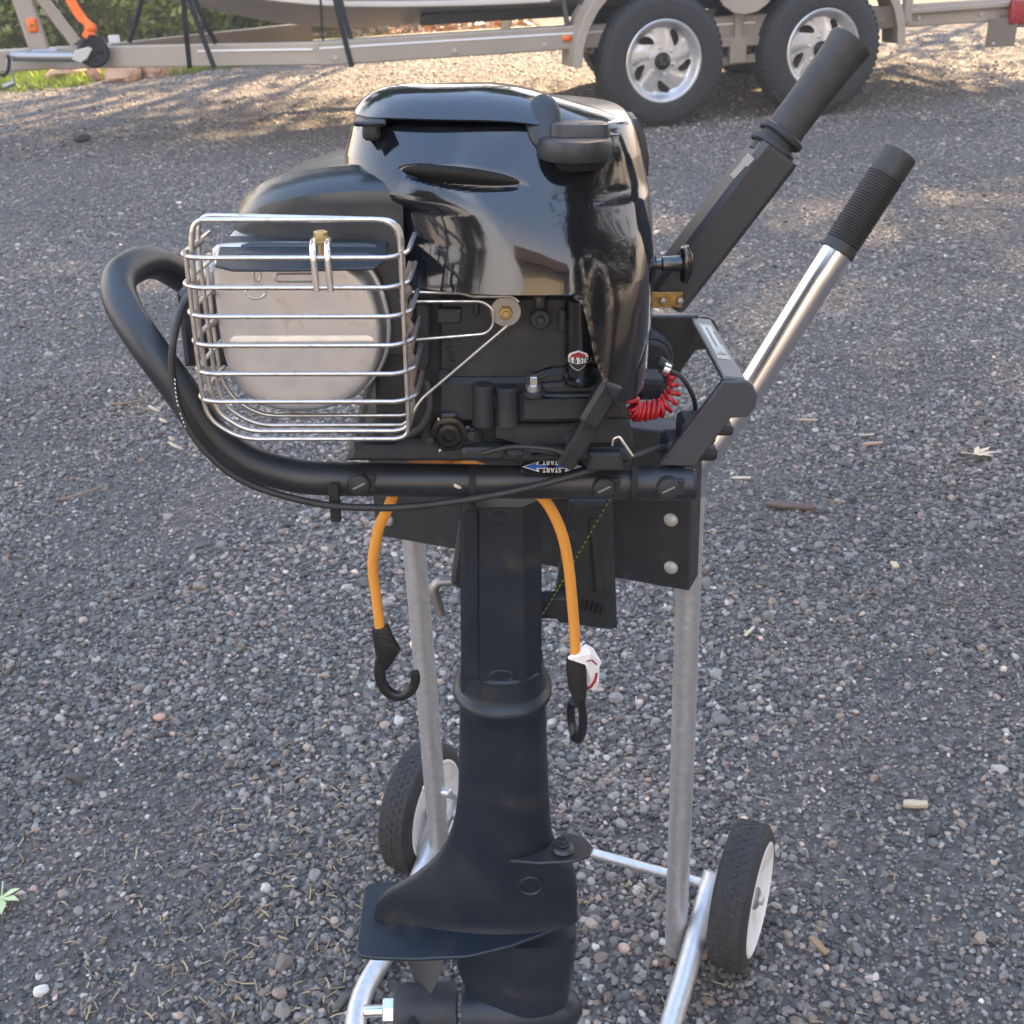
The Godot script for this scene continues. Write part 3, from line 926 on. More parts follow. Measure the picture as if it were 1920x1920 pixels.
func make_muffler() -> void:
	var mb := Mb.new()
	var o: PackedVector2Array = PackedVector2Array([Vector2(-0.2241, 0.9199), Vector2(-0.2223, 0.9239), Vector2(-0.2154, 0.9259), Vector2(-0.1819, 0.9269), Vector2(-0.1552, 0.9266), Vector2(-0.1387, 0.9232), Vector2(-0.1258, 0.9134), Vector2(-0.1177, 0.8985), Vector2(-0.1136, 0.8809), Vector2(-0.1131, 0.8684), Vector2(-0.1158, 0.8539), Vector2(-0.1217, 0.8409), Vector2(-0.1307, 0.8297), Vector2(-0.1429, 0.8214), Vector2(-0.1593, 0.8161), Vector2(-0.1773, 0.8146), Vector2(-0.1914, 0.8162), Vector2(-0.2025, 0.8204), Vector2(-0.2134, 0.8288), Vector2(-0.2202, 0.8412), Vector2(-0.224, 0.8577), Vector2(-0.2253, 0.8775), Vector2(-0.225, 0.9021)])
	var soft := PackedVector2Array()
	for i in o.size():
		for k in 3:
			soft.append(o[i].cubic_interpolate(o[(i + 1) % o.size()], o[(i + o.size() - 1) % o.size()], o[(i + 2) % o.size()], k / 3.0))
	var c := Vector2()
	for p in soft:
		c += p / soft.size()
	var rings := []
	for q in [[0.92, 0.045], [0.96, 0.05], [0.965, 0.107], [0.995, 0.108], [1.0, 0.110], [0.995, 0.1125], [0.975, 0.1135], [0.962, 0.1135], [0.952, 0.1155], [0.943, 0.121], [0.925, 0.1265], [0.895, 0.1292], [0.86, 0.130], [0.80, 0.1302]]:
		var ring := PackedVector3Array()
		for p in soft:
			var d: Vector2 = c + (p - c) * q[0]
			ring.append(Vector3(d.x, d.y, q[1]))
		rings.append(ring)
	# face with a pressed ridge
	for q in [0.7, 0.6, 0.5, 0.4, 0.3, 0.2, 0.1]:
		var ring := PackedVector3Array()
		for p in soft:
			var d: Vector2 = c + (p - c) * q
			ring.append(Vector3(d.x, d.y, 0.1302))
		rings.append(ring)
	mb.loft(rings)
	var muffler := put("muffler", mb, M.muffler, motor, 40)
	mb = Mb.new()
	var r0: Vector3 = Vector3(-0.2144, 0.8678, 0.1302)
	var r1: Vector3 = Vector3(-0.1233, 0.8679, 0.1302)
	mb.sweep([r0, r0 + Vector3(0.003, 0, 0), r1 - Vector3(0.003, 0, 0), r1], PackedVector2Array([Vector2(-0.004, 0), Vector2(-0.0022, -0.0003), Vector2(-0.0006, -0.0006), Vector2(0.0006, -0.0006), Vector2(0.0022, -0.0003), Vector2(0.004, 0), Vector2(0.0, 0.002)]), Vector3.FORWARD, [0.5, 1.0, 1.0, 0.5])
	put("pressed_ridge", mb, M.muffler, muffler, 60)
	mb = Mb.new()
	for p in [[Vector3(-0.1826, 0.9096, 0.1303), Vector3(-0.1807, 0.9119, 0.1303), Vector3(-0.1576, 0.9119, 0.1303), Vector3(-0.1554, 0.9096, 0.1303), Vector3(-0.1579, 0.9069, 0.1303), Vector3(-0.1812, 0.9069, 0.1303), Vector3(-0.1826, 0.9096, 0.1303)], [Vector3(-0.1942, 0.9163, 0.1303), Vector3(-0.1962, 0.9096, 0.1303), Vector3(-0.1938, 0.9062, 0.1303), Vector3(-0.1909, 0.9096, 0.1303), Vector3(-0.1916, 0.9163, 0.1303)], [Vector3(-0.2017, 0.9001, 0.1303), Vector3(-0.1988, 0.896, 0.1303), Vector3(-0.1921, 0.896, 0.1303), Vector3(-0.1884, 0.9001, 0.1303), Vector3(-0.1907, 0.9045, 0.1303), Vector3(-0.198, 0.9045, 0.1303), Vector3(-0.2017, 0.9001, 0.1303)]]:
		mb.tube(rounded(p, 0.003), 0.0008, 6)
	put("pressed_mark", mb, M.muffler, muffler)
	# ribbed heat shield on top
	mb = Mb.new()
	mb.prism(PackedVector2Array([spot(398, 455, 0.15), spot(430, 463, 0.158), spot(560, 466, 0.158), spot(700, 464, 0.155), spot(722, 448, 0.14), spot(728, 440, 0.09), spot(415, 430, 0.09)].map(func(p): return Vector2(p.x, -p.z))), Transform3D(Basis(Vector3.RIGHT, -PI / 2 + 0.06), Vector3(0, 0.9315, 0)), 0.002, 0.0007)
	var shield := put("heat_shield", mb, M.shield, motor)
	for z in [0.112, 0.132]:
		mb = Mb.new()
		mb.sweep([Vector3(-0.205, 0.9315 - 0.06 * z, z), Vector3(-0.20, 0.9325 - 0.06 * z, z), Vector3(-0.125, 0.9325 - 0.06 * z, z), Vector3(-0.12, 0.9315 - 0.06 * z, z)], PackedVector2Array([Vector2(-0.003, -0.001), Vector2(0.003, -0.001), Vector2(0.0015, 0.001), Vector2(-0.0015, 0.001)]))
		put("rib", mb, M.shield, shield)
	# wire cage
	mb = Mb.new()
	mb.tube(rounded([Vector3(-0.2228, 0.9396, 0.166), Vector3(-0.2242, 0.8931, 0.166), Vector3(-0.2235, 0.8628, 0.166), Vector3(-0.221, 0.8436, 0.166), Vector3(-0.2182, 0.833, 0.166), Vector3(-0.2028, 0.8211, 0.166), Vector3(-0.1083, 0.8207, 0.166), Vector3(-0.0995, 0.8236, 0.166), Vector3(-0.1012, 0.953, 0.166), Vector3(-0.2194, 0.9529, 0.166)], 0.014, true), 0.00165, 10)
	var cage := put("muffler_cage", mb, M.wire, motor)
	var loops := [rounded([Vector3(-0.2246, 0.9375, 0.174), Vector3(-0.2249, 0.8956, 0.174), Vector3(-0.2251, 0.8502, 0.174), Vector3(-0.2232, 0.8326, 0.174), Vector3(-0.2052, 0.819, 0.174), Vector3(-0.1072, 0.8186, 0.174), Vector3(-0.1004, 0.8211, 0.174), Vector3(-0.0995, 0.8304, 0.174), Vector3(-0.1, 0.8954, 0.174), Vector3(-0.1, 0.9369, 0.174)], 0.012), rounded([Vector3(-0.2255, 0.933, 0.138), Vector3(-0.2258, 0.8846, 0.138), Vector3(-0.2248, 0.8421, 0.138), Vector3(-0.2197, 0.8256, 0.138), Vector3(-0.2018, 0.8136, 0.138), Vector3(-0.105, 0.8133, 0.138), Vector3(-0.0999, 0.8197, 0.138), Vector3(-0.102, 0.9469, 0.138), Vector3(-0.2235, 0.9497, 0.138)], 0.012, true), rounded([Vector3(-0.2282, 0.9184, 0.112), Vector3(-0.2288, 0.8766, 0.112), Vector3(-0.2276, 0.8364, 0.112), Vector3(-0.22, 0.8212, 0.112), Vector3(-0.2032, 0.8101, 0.112), Vector3(-0.1075, 0.8097, 0.112), Vector3(-0.1002, 0.8132, 0.112), Vector3(-0.1014, 0.862, 0.112)], 0.012)]
	for p in loops:
		mb = Mb.new()
		mb.tube(p, 0.0014, 10)
		put("wire", mb, M.wire, cage)
	for q in [[335, 750, 482], [339, 752, 538], [348, 757, 592], [356, 761, 646], [363, 765, 699], [369, 768, 751]]:
		mb = Mb.new()
		var l := spot(q[0], q[2], 0.176)
		var r := spot(q[1], q[2], 0.176)
		mb.tube(rounded([l + Vector3(0.004, 0.0, -0.062), l + Vector3(0.0, 0.0, -0.006), l + Vector3(0.008, 0, 0.002), r + Vector3(-0.006, 0, 0.002), r + Vector3(0.004, 0.001, -0.006), r + Vector3(0.006, 0.003, -0.045)], 0.006), 0.00145, 10)
		put("wire", mb, M.wire, cage)
	for q in [[762, 530], [766, 600], [770, 660], [772, 720]]:
		mb = Mb.new()
		var s := spot(q[0], q[1], 0.15)
		mb.tube(curve([s + Vector3(-0.003, -0.010, 0.008), s + Vector3(0.002, -0.004, 0.003), s, s + Vector3(0.003, 0.012, -0.004)], 4), 0.0018, 8)
		put("twisted_tie", mb, M.rust, cage)
	mb = Mb.new()
	mb.tube([spot(385, 560, 0.1), spot(412, 543, 0.12)], 0.0016, 8)
	put("cross_wire", mb, M.rust, cage)
	mb = Mb.new()
	mb.tube([spot(378, 625, 0.1), spot(412, 600, 0.12)], 0.0016, 8)
	put("cross_wire", mb, M.rust, cage)
	mb = Mb.new()
	mb.tube([spot(362, 465, 0.165), spot(378, 452, 0.138)], 0.0016, 8)
	put("cross_wire", mb, M.rust, cage)
	# clip of two prongs under a hex bolt
	for x in [[586, 594], [613, 620]]:
		mb = Mb.new()
		mb.tube(rounded([spot(x[0] + 4, 450, 0.148), spot(x[0] + 1, 452, 0.168), spot(x[0], 470, 0.181), spot(x[1], 546, 0.181)], 0.006), 0.0020, 10)
		put("clip_prong", mb, M.bright, cage)
	mb = Mb.new()
	var b := spot(602, 452, 0.158)
	mb.rod(b + Vector3(0, -0.001, 0), b + Vector3(0, 0.001, 0), 0.006, 24, 0.0004)
	mb.prism(hexagon(0.0042), Transform3D(Basis(Vector3.RIGHT, -PI / 2), b + Vector3(0, 0.006, 0)), 0.0055, 0.0006)
	mb.rod(b + Vector3(0, -0.008, 0), b, 0.0022, 12)
	put("clip_bolt", mb, M.brass, cage)
	# exhaust flange and the dark box behind the cage
	mb = Mb.new()
	mb.box(Vector3(-0.2385, 0.8951, 0.08), Vector3(0.016, 0.020, 0.03), Basis(), 0.002)
	put("exhaust_flange", mb, M.galvanised, motor)
	mb = Mb.new()
	c = Vector2.ZERO
	var f: Vector3 = Vector3(-0.2346, 0.8977, 0.1)
	mb.rod(f, f + Vector3(0, 0, 0.006), 0.004, 16, 0.0006)
	put("flange_bolt", mb, M.rust, motor)
	mb = Mb.new()
	mb.prism(PackedVector2Array([Vector2(-0.2727, 0.8705), Vector2(-0.2638, 0.8752), Vector2(-0.238, 0.8751), Vector2(-0.2366, 0.8151), Vector2(-0.2737, 0.8152)]), Transform3D(Basis(), Vector3(0, 0, 0.03)), 0.07, 0.004)
	put("throttle_box", mb, M.plastic, motor)


func make_handle() -> void:
	# the carrying handle: a thick tube along the near side that bends up and round the back
	var mb := Mb.new()
	var near := [Vector3(0.1018, 0.74, 0.075), Vector3(0.0994, 0.74, 0.075), Vector3(0.099, 0.74, 0.075), Vector3(0.0222, 0.7421, 0.075), Vector3(-0.0562, 0.7433, 0.075), Vector3(-0.1341, 0.745, 0.075)]
	var bend := curve([Vector3(-0.1574, 0.7455, 0.075), Vector3(-0.1883, 0.7478, 0.075), Vector3(-0.2221, 0.7586, 0.075), Vector3(-0.2467, 0.7795, 0.075), Vector3(-0.2659, 0.8125, 0.073), Vector3(-0.2873, 0.8428, 0.064), Vector3(-0.305, 0.8624, 0.046), Vector3(-0.3155, 0.873, 0.022), Vector3(-0.3169, 0.8784, -0.005), Vector3(-0.3086, 0.8746, -0.045), Vector3(-0.2974, 0.8571, -0.075), Vector3(-0.2892, 0.8384, -0.095), Vector3(-0.2723, 0.8104, -0.105), Vector3(-0.2291, 0.7916, -0.105), Vector3(-0.102, 0.7883, -0.1)], 7)
	var path := near + bend
	var sc := []
	for i in path.size():
		sc.append([0.90, 0.96, 1.0][mini(i, 2)])
	mb.tube(path, 0.0125, 24, sc)
	var handle := put("carrying_handle", mb, M.plastic, motor, 40)
	mb = Mb.new()
	mb.tube([Vector3(0.1309, 0.6542, -0.1), Vector3(0.1114, 0.6559, -0.1), Vector3(-0.1821, 0.6625, -0.1)], 0.0125, 16)
	put("far_rail", mb, M.plastic, motor)
	for q in [[674, 907], [1132, 913], [1252, 914]]:
		mb = Mb.new()
		var s := spot(q[0], q[1], 0.0865)
		mb.lathe([[0.0085, -0.003], [0.0086, 0.0015], [0.0075, 0.0035], [0.004, 0.0046]], Transform3D(Basis(Vector3.RIGHT, PI / 2), s), 24)
		mb.box(s + Vector3(0.006, 0, -0.001), Vector3(0.012, 0.013, 0.004), Basis(), 0.001)
		var screw := put("slotted_screw", mb, M.black, handle)
		mb = Mb.new()
		mb.box(s + Vector3(0, 0, 0.0042), Vector3(0.010, 0.0014, 0.0012), Basis(Vector3.BACK, 0.5), 0.0002)
		put("slot", mb, M.dull_steel, screw)
	for q in [[289, 766, 0.078, 0.010], [306, 788, 0.081, 0.007], [330, 836, 0.082, 0.012], [322, 822, 0.0815, 0.005], [858, 912, 0.0872, 0.007]]:
		mb = Mb.new()
		var p := spot(q[0], q[1], q[2])
		mb.lump(p, Vector3(q[3] / 2, 0.0016, 0.0012), Basis(Vector3.BACK, -0.5), 4)
		put("scuff_mark", mb, M.chip, handle)
	# black cable tied along it
	mb = Mb.new()
	mb.tube(curve([Vector3(-0.2592, 0.875, 0.05), Vector3(-0.2572, 0.8737, 0.078), Vector3(-0.2614, 0.8558, 0.092), Vector3(-0.2642, 0.8342, 0.095), Vector3(-0.2611, 0.809, 0.098), Vector3(-0.2511, 0.7852, 0.1), Vector3(-0.2319, 0.7628, 0.101), Vector3(-0.2072, 0.7481, 0.1), Vector3(-0.1703, 0.7374, 0.1), Vector3(-0.1364, 0.7338, 0.099), Vector3(-0.1058, 0.7345, 0.099), Vector3(-0.0637, 0.7397, 0.098), Vector3(-0.0256, 0.7471, 0.097), Vector3(0.0085, 0.757, 0.097), Vector3(0.0391, 0.765, 0.092), Vector3(0.0644, 0.771, 0.085), Vector3(0.0799, 0.7635, 0.06)], 7), 0.0026, 10)
	put("control_cable", mb, M.rubber, motor)
	mb = Mb.new()
	for k in 12:
		if k == 7:
			continue
		var p := spot(328 + k * k * 0.16, 712 + k * 8.0, 0.1013)
		mb.box(p, Vector3(0.0008, 0.0016, 0.0003), Basis(Vector3.BACK, 0.25), 0.0001)
	put("cable_print", mb, M.white_print, motor).set_meta("kind", "stuff")
	for q in [[886, 906], [1186, 895]]:
		mb = Mb.new()
		var s := spot(q[0], q[1], 0.075)
		var ring := []
		for k in 25:
			ring.append(s + Vector3(0, -0.0015, 0.001) + Vector3(0, cos(TAU * k / 24) * 0.0152, sin(TAU * k / 24) * 0.0142))
		mb.sweep(ring, Mb.rect(0.0016, 0.0045, 0.0004), Vector3.RIGHT)
		put("cable_tie", mb, M.strap, motor)
	mb = Mb.new()
	mb.box(Vector3(-0.1608, 0.7347, 0.092), Vector3(0.0075, 0.030, 0.006), Basis(), 0.001)
	put("tie_tail", mb, M.strap, motor)
	mb = Mb.new()
	mb.box(Vector3(-0.1629, 0.741, 0.09), Vector3(0.004, 0.008, 0.006), Basis(), 0.001)
	put("tie_tail", mb, M.strap, motor)
	# the start label, upside down on the tube
	var at := facing(Vector3(-0.0042, 0.7589, 0.0845), Vector3(0, 0.72, 0.70))
	mb = Mb.new()
	var l := PackedVector2Array([Vector2(-0.0225, -0.003), Vector2(-0.019, -0.0055), Vector2(0.0215, -0.0055), Vector2(0.0225, -0.004), Vector2(0.0225, 0.004), Vector2(0.021, 0.0055), Vector2(-0.019, 0.0045), Vector2(-0.0225, 0.001)])
	mb.prism(l, at, 0.003, 0.0003)
	var label := put("start_label", mb, M.label, motor)
	for s in [-1.0, 1.0]:
		for j in 2:
			mb = Mb.new()
			var g := 1.0 if j == 0 else 0.72
			var arrow := PackedVector2Array([Vector2(s * 0.0215, 0.0), Vector2(s * 0.0215 - s * 0.0125 * g, 0.0042 * g), Vector2(s * 0.0215 - s * 0.0115 * g, 0.0016 * g), Vector2(s * 0.0045, 0.0016 * g), Vector2(s * 0.0045, -0.0016 * g), Vector2(s * 0.0215 - s * 0.0115 * g, -0.0016 * g), Vector2(s * 0.0215 - s * 0.0125 * g, -0.0042 * g)])
			if j == 1:
				arrow = PackedVector2Array(Array(arrow).map(func(p): return Vector2(p.x - s * 0.0016, p.y)))
			mb.prism(arrow, at * Transform3D(Basis(), Vector3(0, 0, 0.0003 + 0.0003 * j)), 0.0005, 0.00005)
			put("arrow", mb, [M.white_print, M.blue_print][j], label)
	text("START", 0.0042, M.white_print, at * Transform3D(Basis(Vector3.BACK, PI), Vector3(0, -0.0028, 0.0006)), label, "lettering", true)
	text("START", 0.0042, M.white_print, at * Transform3D(Basis(Vector3.BACK, PI), Vector3(0, 0.0030, 0.0006)), label, "lettering", true)


func make_front() -> void:
	# bracket of two plates and a strap that carries the tiller
	var near: PackedVector2Array = PackedVector2Array([Vector2(0.1162, 0.8198), Vector2(0.1312, 0.8205), Vector2(0.1376, 0.8173), Vector2(0.1418, 0.8093), Vector2(0.1408, 0.7999), Vector2(0.1361, 0.793), Vector2(0.1243, 0.7918), Vector2(0.1007, 0.7538), Vector2(0.0748, 0.7547), Vector2(0.0972, 0.7898)])
	var mb := Mb.new()
	mb.prism(near, Transform3D(Basis(), Vector3(0, 0, 0.075)), 0.007, 0.0012)
	var bracket := put("bracket_plate", mb, M.grey_plate, motor)
	mb = Mb.new()
	mb.prism(near, Transform3D(Basis(), Vector3(0, 0, -0.078)), 0.007, 0.0012)
	put("bracket_plate", mb, M.plastic, motor)
	mb = Mb.new()
	mb.prism(PackedVector2Array([Vector2(0.0526, 0.8242), Vector2(0.1225, 0.8241), Vector2(0.1198, 0.8023), Vector2(0.0906, 0.758), Vector2(0.0557, 0.7533)]), Transform3D(Basis(), Vector3(0, 0, -0.07)), 0.008, 0.0015)
	put("steering_plate", mb, M.plastic, motor)
	mb = Mb.new()
	var c: Vector3 = Vector3(0.0817, 0.7936, -0.062)
	mb.rod(c + Vector3(0, 0, -0.01), c + Vector3(0, 0, 0.012), 0.020, 40, 0.002)
	mb.rod(c + Vector3(0, 0, 0.01), c + Vector3(0, 0, 0.02), 0.0165, 40, 0.002)
	put("pivot_boss", mb, M.black, motor)
	mb = Mb.new()
	var e0: Vector3 = Vector3(0.1249, 0.817, 0.074)
	mb.box(e0 + Vector3(0, 0.002, -0.075), Vector3(0.0165, 0.005, 0.142), Basis(Vector3.BACK, -0.12), 0.001)
	var strap := put("bracket_strap", mb, M.strap_face, motor)
	mb = Mb.new()
	mb.box(e0 + Vector3(0.0, 0.0047, -0.085), Vector3(0.010, 0.0006, 0.085), Basis(Vector3.BACK, -0.12), 0.0001)
	var st := put("sticker", mb, M.sticker, strap)
	var tilt := Basis(Vector3.BACK, -0.12)
	mb = Mb.new()
	mb.prism(PackedVector2Array([Vector2(-0.004, -0.003), Vector2(0.004, -0.003), Vector2(0.0, 0.005)]), Transform3D(tilt * Basis(Vector3.RIGHT, -PI / 2), e0 + Vector3(0.0, 0.0053, -0.055)), 0.0004, 0.00005)
	put("warning_triangle", mb, M.label, st)
	for k in 4:
		mb = Mb.new()
		mb.box(e0 + tilt * Vector3(-0.0035 + k * 0.0024, 0.0050, -0.094), Vector3(0.0011, 0.0005, [0.052, 0.044, 0.050, 0.030][k]), tilt, 0.0001)
		put("worn_print", mb, M.white_print if k % 2 == 0 else M.label, st)
	# lower clamps and nuts
	mb = Mb.new()
	mb.box(Vector3(0.1044, 0.7746, 0.05), Vector3(0.026, 0.018, 0.03), Basis(), 0.003)
	put("clamp_block", mb, M.black, motor)
	mb = Mb.new()
	mb.box(Vector3(0.0881, 0.7583, 0.052), Vector3(0.016, 0.022, 0.03), Basis(), 0.003)
	put("clamp_block", mb, M.black, motor)
	mb = Mb.new()
	mb.box(Vector3(0.1274, 0.7672, 0.03), Vector3(0.016, 0.008, 0.02), Basis(), 0.002)
	put("clamp_block", mb, M.black, motor)
	mb = Mb.new()
	mb.box(Vector3(0.1168, 0.7474, 0.03), Vector3(0.016, 0.010, 0.02), Basis(), 0.002)
	put("clamp_block", mb, M.black, motor)
	# tiller: a square arm and its twist grip
	mb = Mb.new()
	mb.sweep([Vector3(0.0801, 0.8607, 0.008), Vector3(0.0823, 0.8644, 0.008), Vector3(0.149, 0.9679, 0.02), Vector3(0.15, 0.9694, 0.02)], Mb.rect(0.0305, 0.034, 0.004), Vector3.BACK, [0.92, 1.0, 1.0, 0.97])
	var tiller := put("tiller_arm", mb, M.arm, motor)
	mb = Mb.new()
	mb.box(Vector3(0.0782, 0.8657, 0.028), Vector3(0.026, 0.0115, 0.002), Basis(Vector3.BACK, 0.0), 0.0006)
	var strip := put("rusty_strip", mb, M.yellow_strip, tiller)
	for x in [1243, 1275]:
		mb = Mb.new()
		mb.lump(spot(x, 565, 0.0302), Vector3(0.0028, 0.0028, 0.0014), Basis(), 6)
		put("rivet", mb, M.dull_steel, strip)
	var d0: Vector3 = Vector3(0.1444, 0.9674, 0.021)
	var d1: Vector3 = Vector3(0.197, 1.0388, 0.008)
	var d: Vector3 = (d1 - d0).normalized()
	mb = Mb.new()
	for q in [[-0.003, 0.0], [0.006, 0.0095]]:
		var g: Vector3 = d0 + d * (q[1] + 0.002)
		mb.sweep([g, g + d * 0.0012, g + d * 0.004, g + d * 0.0052], squarish(0.0165, 0.0165, 2.4), Vector3.BACK, [0.94, 1.0, 1.0, 0.94])
	mb.sweep([d0 - d * 0.004, d0 + d * 0.02], squarish(0.0128, 0.0128, 2.4), Vector3.BACK)
	put("grip_collar", mb, M.black, tiller)
	mb = Mb.new()
	var reach: float = d0.distance_to(d1) / 0.127
	var gp := []
	var gs := []
	for q in [[0.018, 0.88], [0.0195, 0.96], [0.022, 0.985], [0.03, 0.95], [0.05, 0.945], [0.075, 0.97], [0.095, 1.0], [0.108, 1.03], [0.117, 1.08], [0.1225, 1.12], [0.125, 1.12], [0.1265, 1.08], [0.127, 1.0]]:
		gp.append(d0 + d * q[0] * reach)
		gs.append(q[1])
	mb.sweep(gp, squarish(0.0135, 0.0135, 2.6, 6), Vector3.BACK, gs)
	put("twist_grip", mb, M.rubber, tiller, 30)
	# pale dashes worn along the arm's upper edge
	mb = Mb.new()
	mb.box(Vector3(0.1219, 0.9589, 0.036), Vector3(0.013, 0.004, 0.0004), Basis(Vector3.BACK, 0.88), 0.0001)
	put("arm_sticker", mb, M.sticker, tiller)
	mb = Mb.new()
	mb.box(Vector3(0.1274, 0.9653, 0.0365), Vector3(0.007, 0.006, 0.0004), Basis(Vector3.BACK, 0.88), 0.0001)
	put("arm_sticker", mb, M.sticker, tiller)
	# choke knob
	mb = Mb.new()
	mb.rod(Vector3(0.0619, 0.8954, 0.045), Vector3(0.0903, 0.8965, 0.045), 0.0036, 16)
	mb.rod(Vector3(0.0619, 0.8954, 0.045), Vector3(0.0672, 0.8954, 0.045), 0.0085, 20, 0.001)
	mb.rod(Vector3(0.0717, 0.8957, 0.045), Vector3(0.0866, 0.8965, 0.045), 0.0056, 20, 0.001)
	mb.sweep([Vector3(0.0872, 0.9085, 0.045), Vector3(0.0891, 0.9025, 0.045), Vector3(0.0888, 0.8961, 0.045), Vector3(0.0897, 0.8897, 0.045), Vector3(0.0886, 0.8836, 0.045)], squarish(0.0042, 0.0055, 2.2), Vector3.BACK, [0.7, 1.1, 1.3, 1.1, 0.7])
	put("pull_knob", mb, M.gloss, motor, 50)
	# stop switch with its lead and the red coiled lanyard
	mb = Mb.new()
	mb.prism(PackedVector2Array([Vector2(0.0632, 0.8016), Vector2(0.0835, 0.7998), Vector2(0.0859, 0.7886), Vector2(0.0821, 0.7843), Vector2(0.0641, 0.7844)]), Transform3D(Basis(), Vector3(0, 0, 0.02)), 0.03, 0.003)
	mb.rod(Vector3(0.0753, 0.8202, 0.03), Vector3(0.086, 0.8135, 0.03), 0.0042, 14, 0.0008)
	put("stop_switch", mb, M.black, motor)
	mb = Mb.new()
	mb.rod(Vector3(0.0783, 0.8162, 0.033), Vector3(0.0841, 0.8129, 0.033), 0.005, 14, 0.001)
	put("switch_ring", mb, M.bright, motor)
	mb = Mb.new()
	mb.tube(curve([Vector3(0.0824, 0.8137, 0.033), Vector3(0.0925, 0.8095, 0.034), Vector3(0.1017, 0.7969, 0.034), Vector3(0.1067, 0.7825, 0.03), Vector3(0.107, 0.7676, 0.02)], 6), 0.0018, 8)
	put("switch_lead", mb, M.rubber, motor)
	mb = Mb.new()
	var axis := curve([Vector3(0.0516, 0.8059, 0.05), Vector3(0.0553, 0.7912, 0.052), Vector3(0.062, 0.7875, 0.05), Vector3(0.0713, 0.7872, 0.045), Vector3(0.0811, 0.7878, 0.04), Vector3(0.0878, 0.7976, 0.036), Vector3(0.0857, 0.8095, 0.034)], 40)
	var coil := []
	for i in axis.size():
		var t := float(i) / axis.size()
		var r := 0.0062 if t < 0.75 else lerpf(0.0062, 0.001, (t - 0.75) / 0.25)
		var a := i * 0.38
		var q0: Vector3 = axis[mini(i + 1, axis.size() - 1)] - axis[maxi(i - 1, 0)]
		var side := q0.cross(Vector3.BACK).normalized()
		coil.append(axis[i] + (side * cos(a) + Vector3.BACK * sin(a)) * r)
	mb.tube(coil, 0.0018, 7)
	put("coiled_lanyard", mb, M.red, motor, 60)


func squarish(a: float, b: float, e: float, n := 10) -> PackedVector2Array:
	var p := PackedVector2Array()
	for i in n * 4:
		var t := TAU * i / (n * 4)
		p.append(Vector2(a * signf(cos(t)) * pow(absf(cos(t)), 2 / e), b * signf(sin(t)) * pow(absf(sin(t)), 2 / e)))
	return p


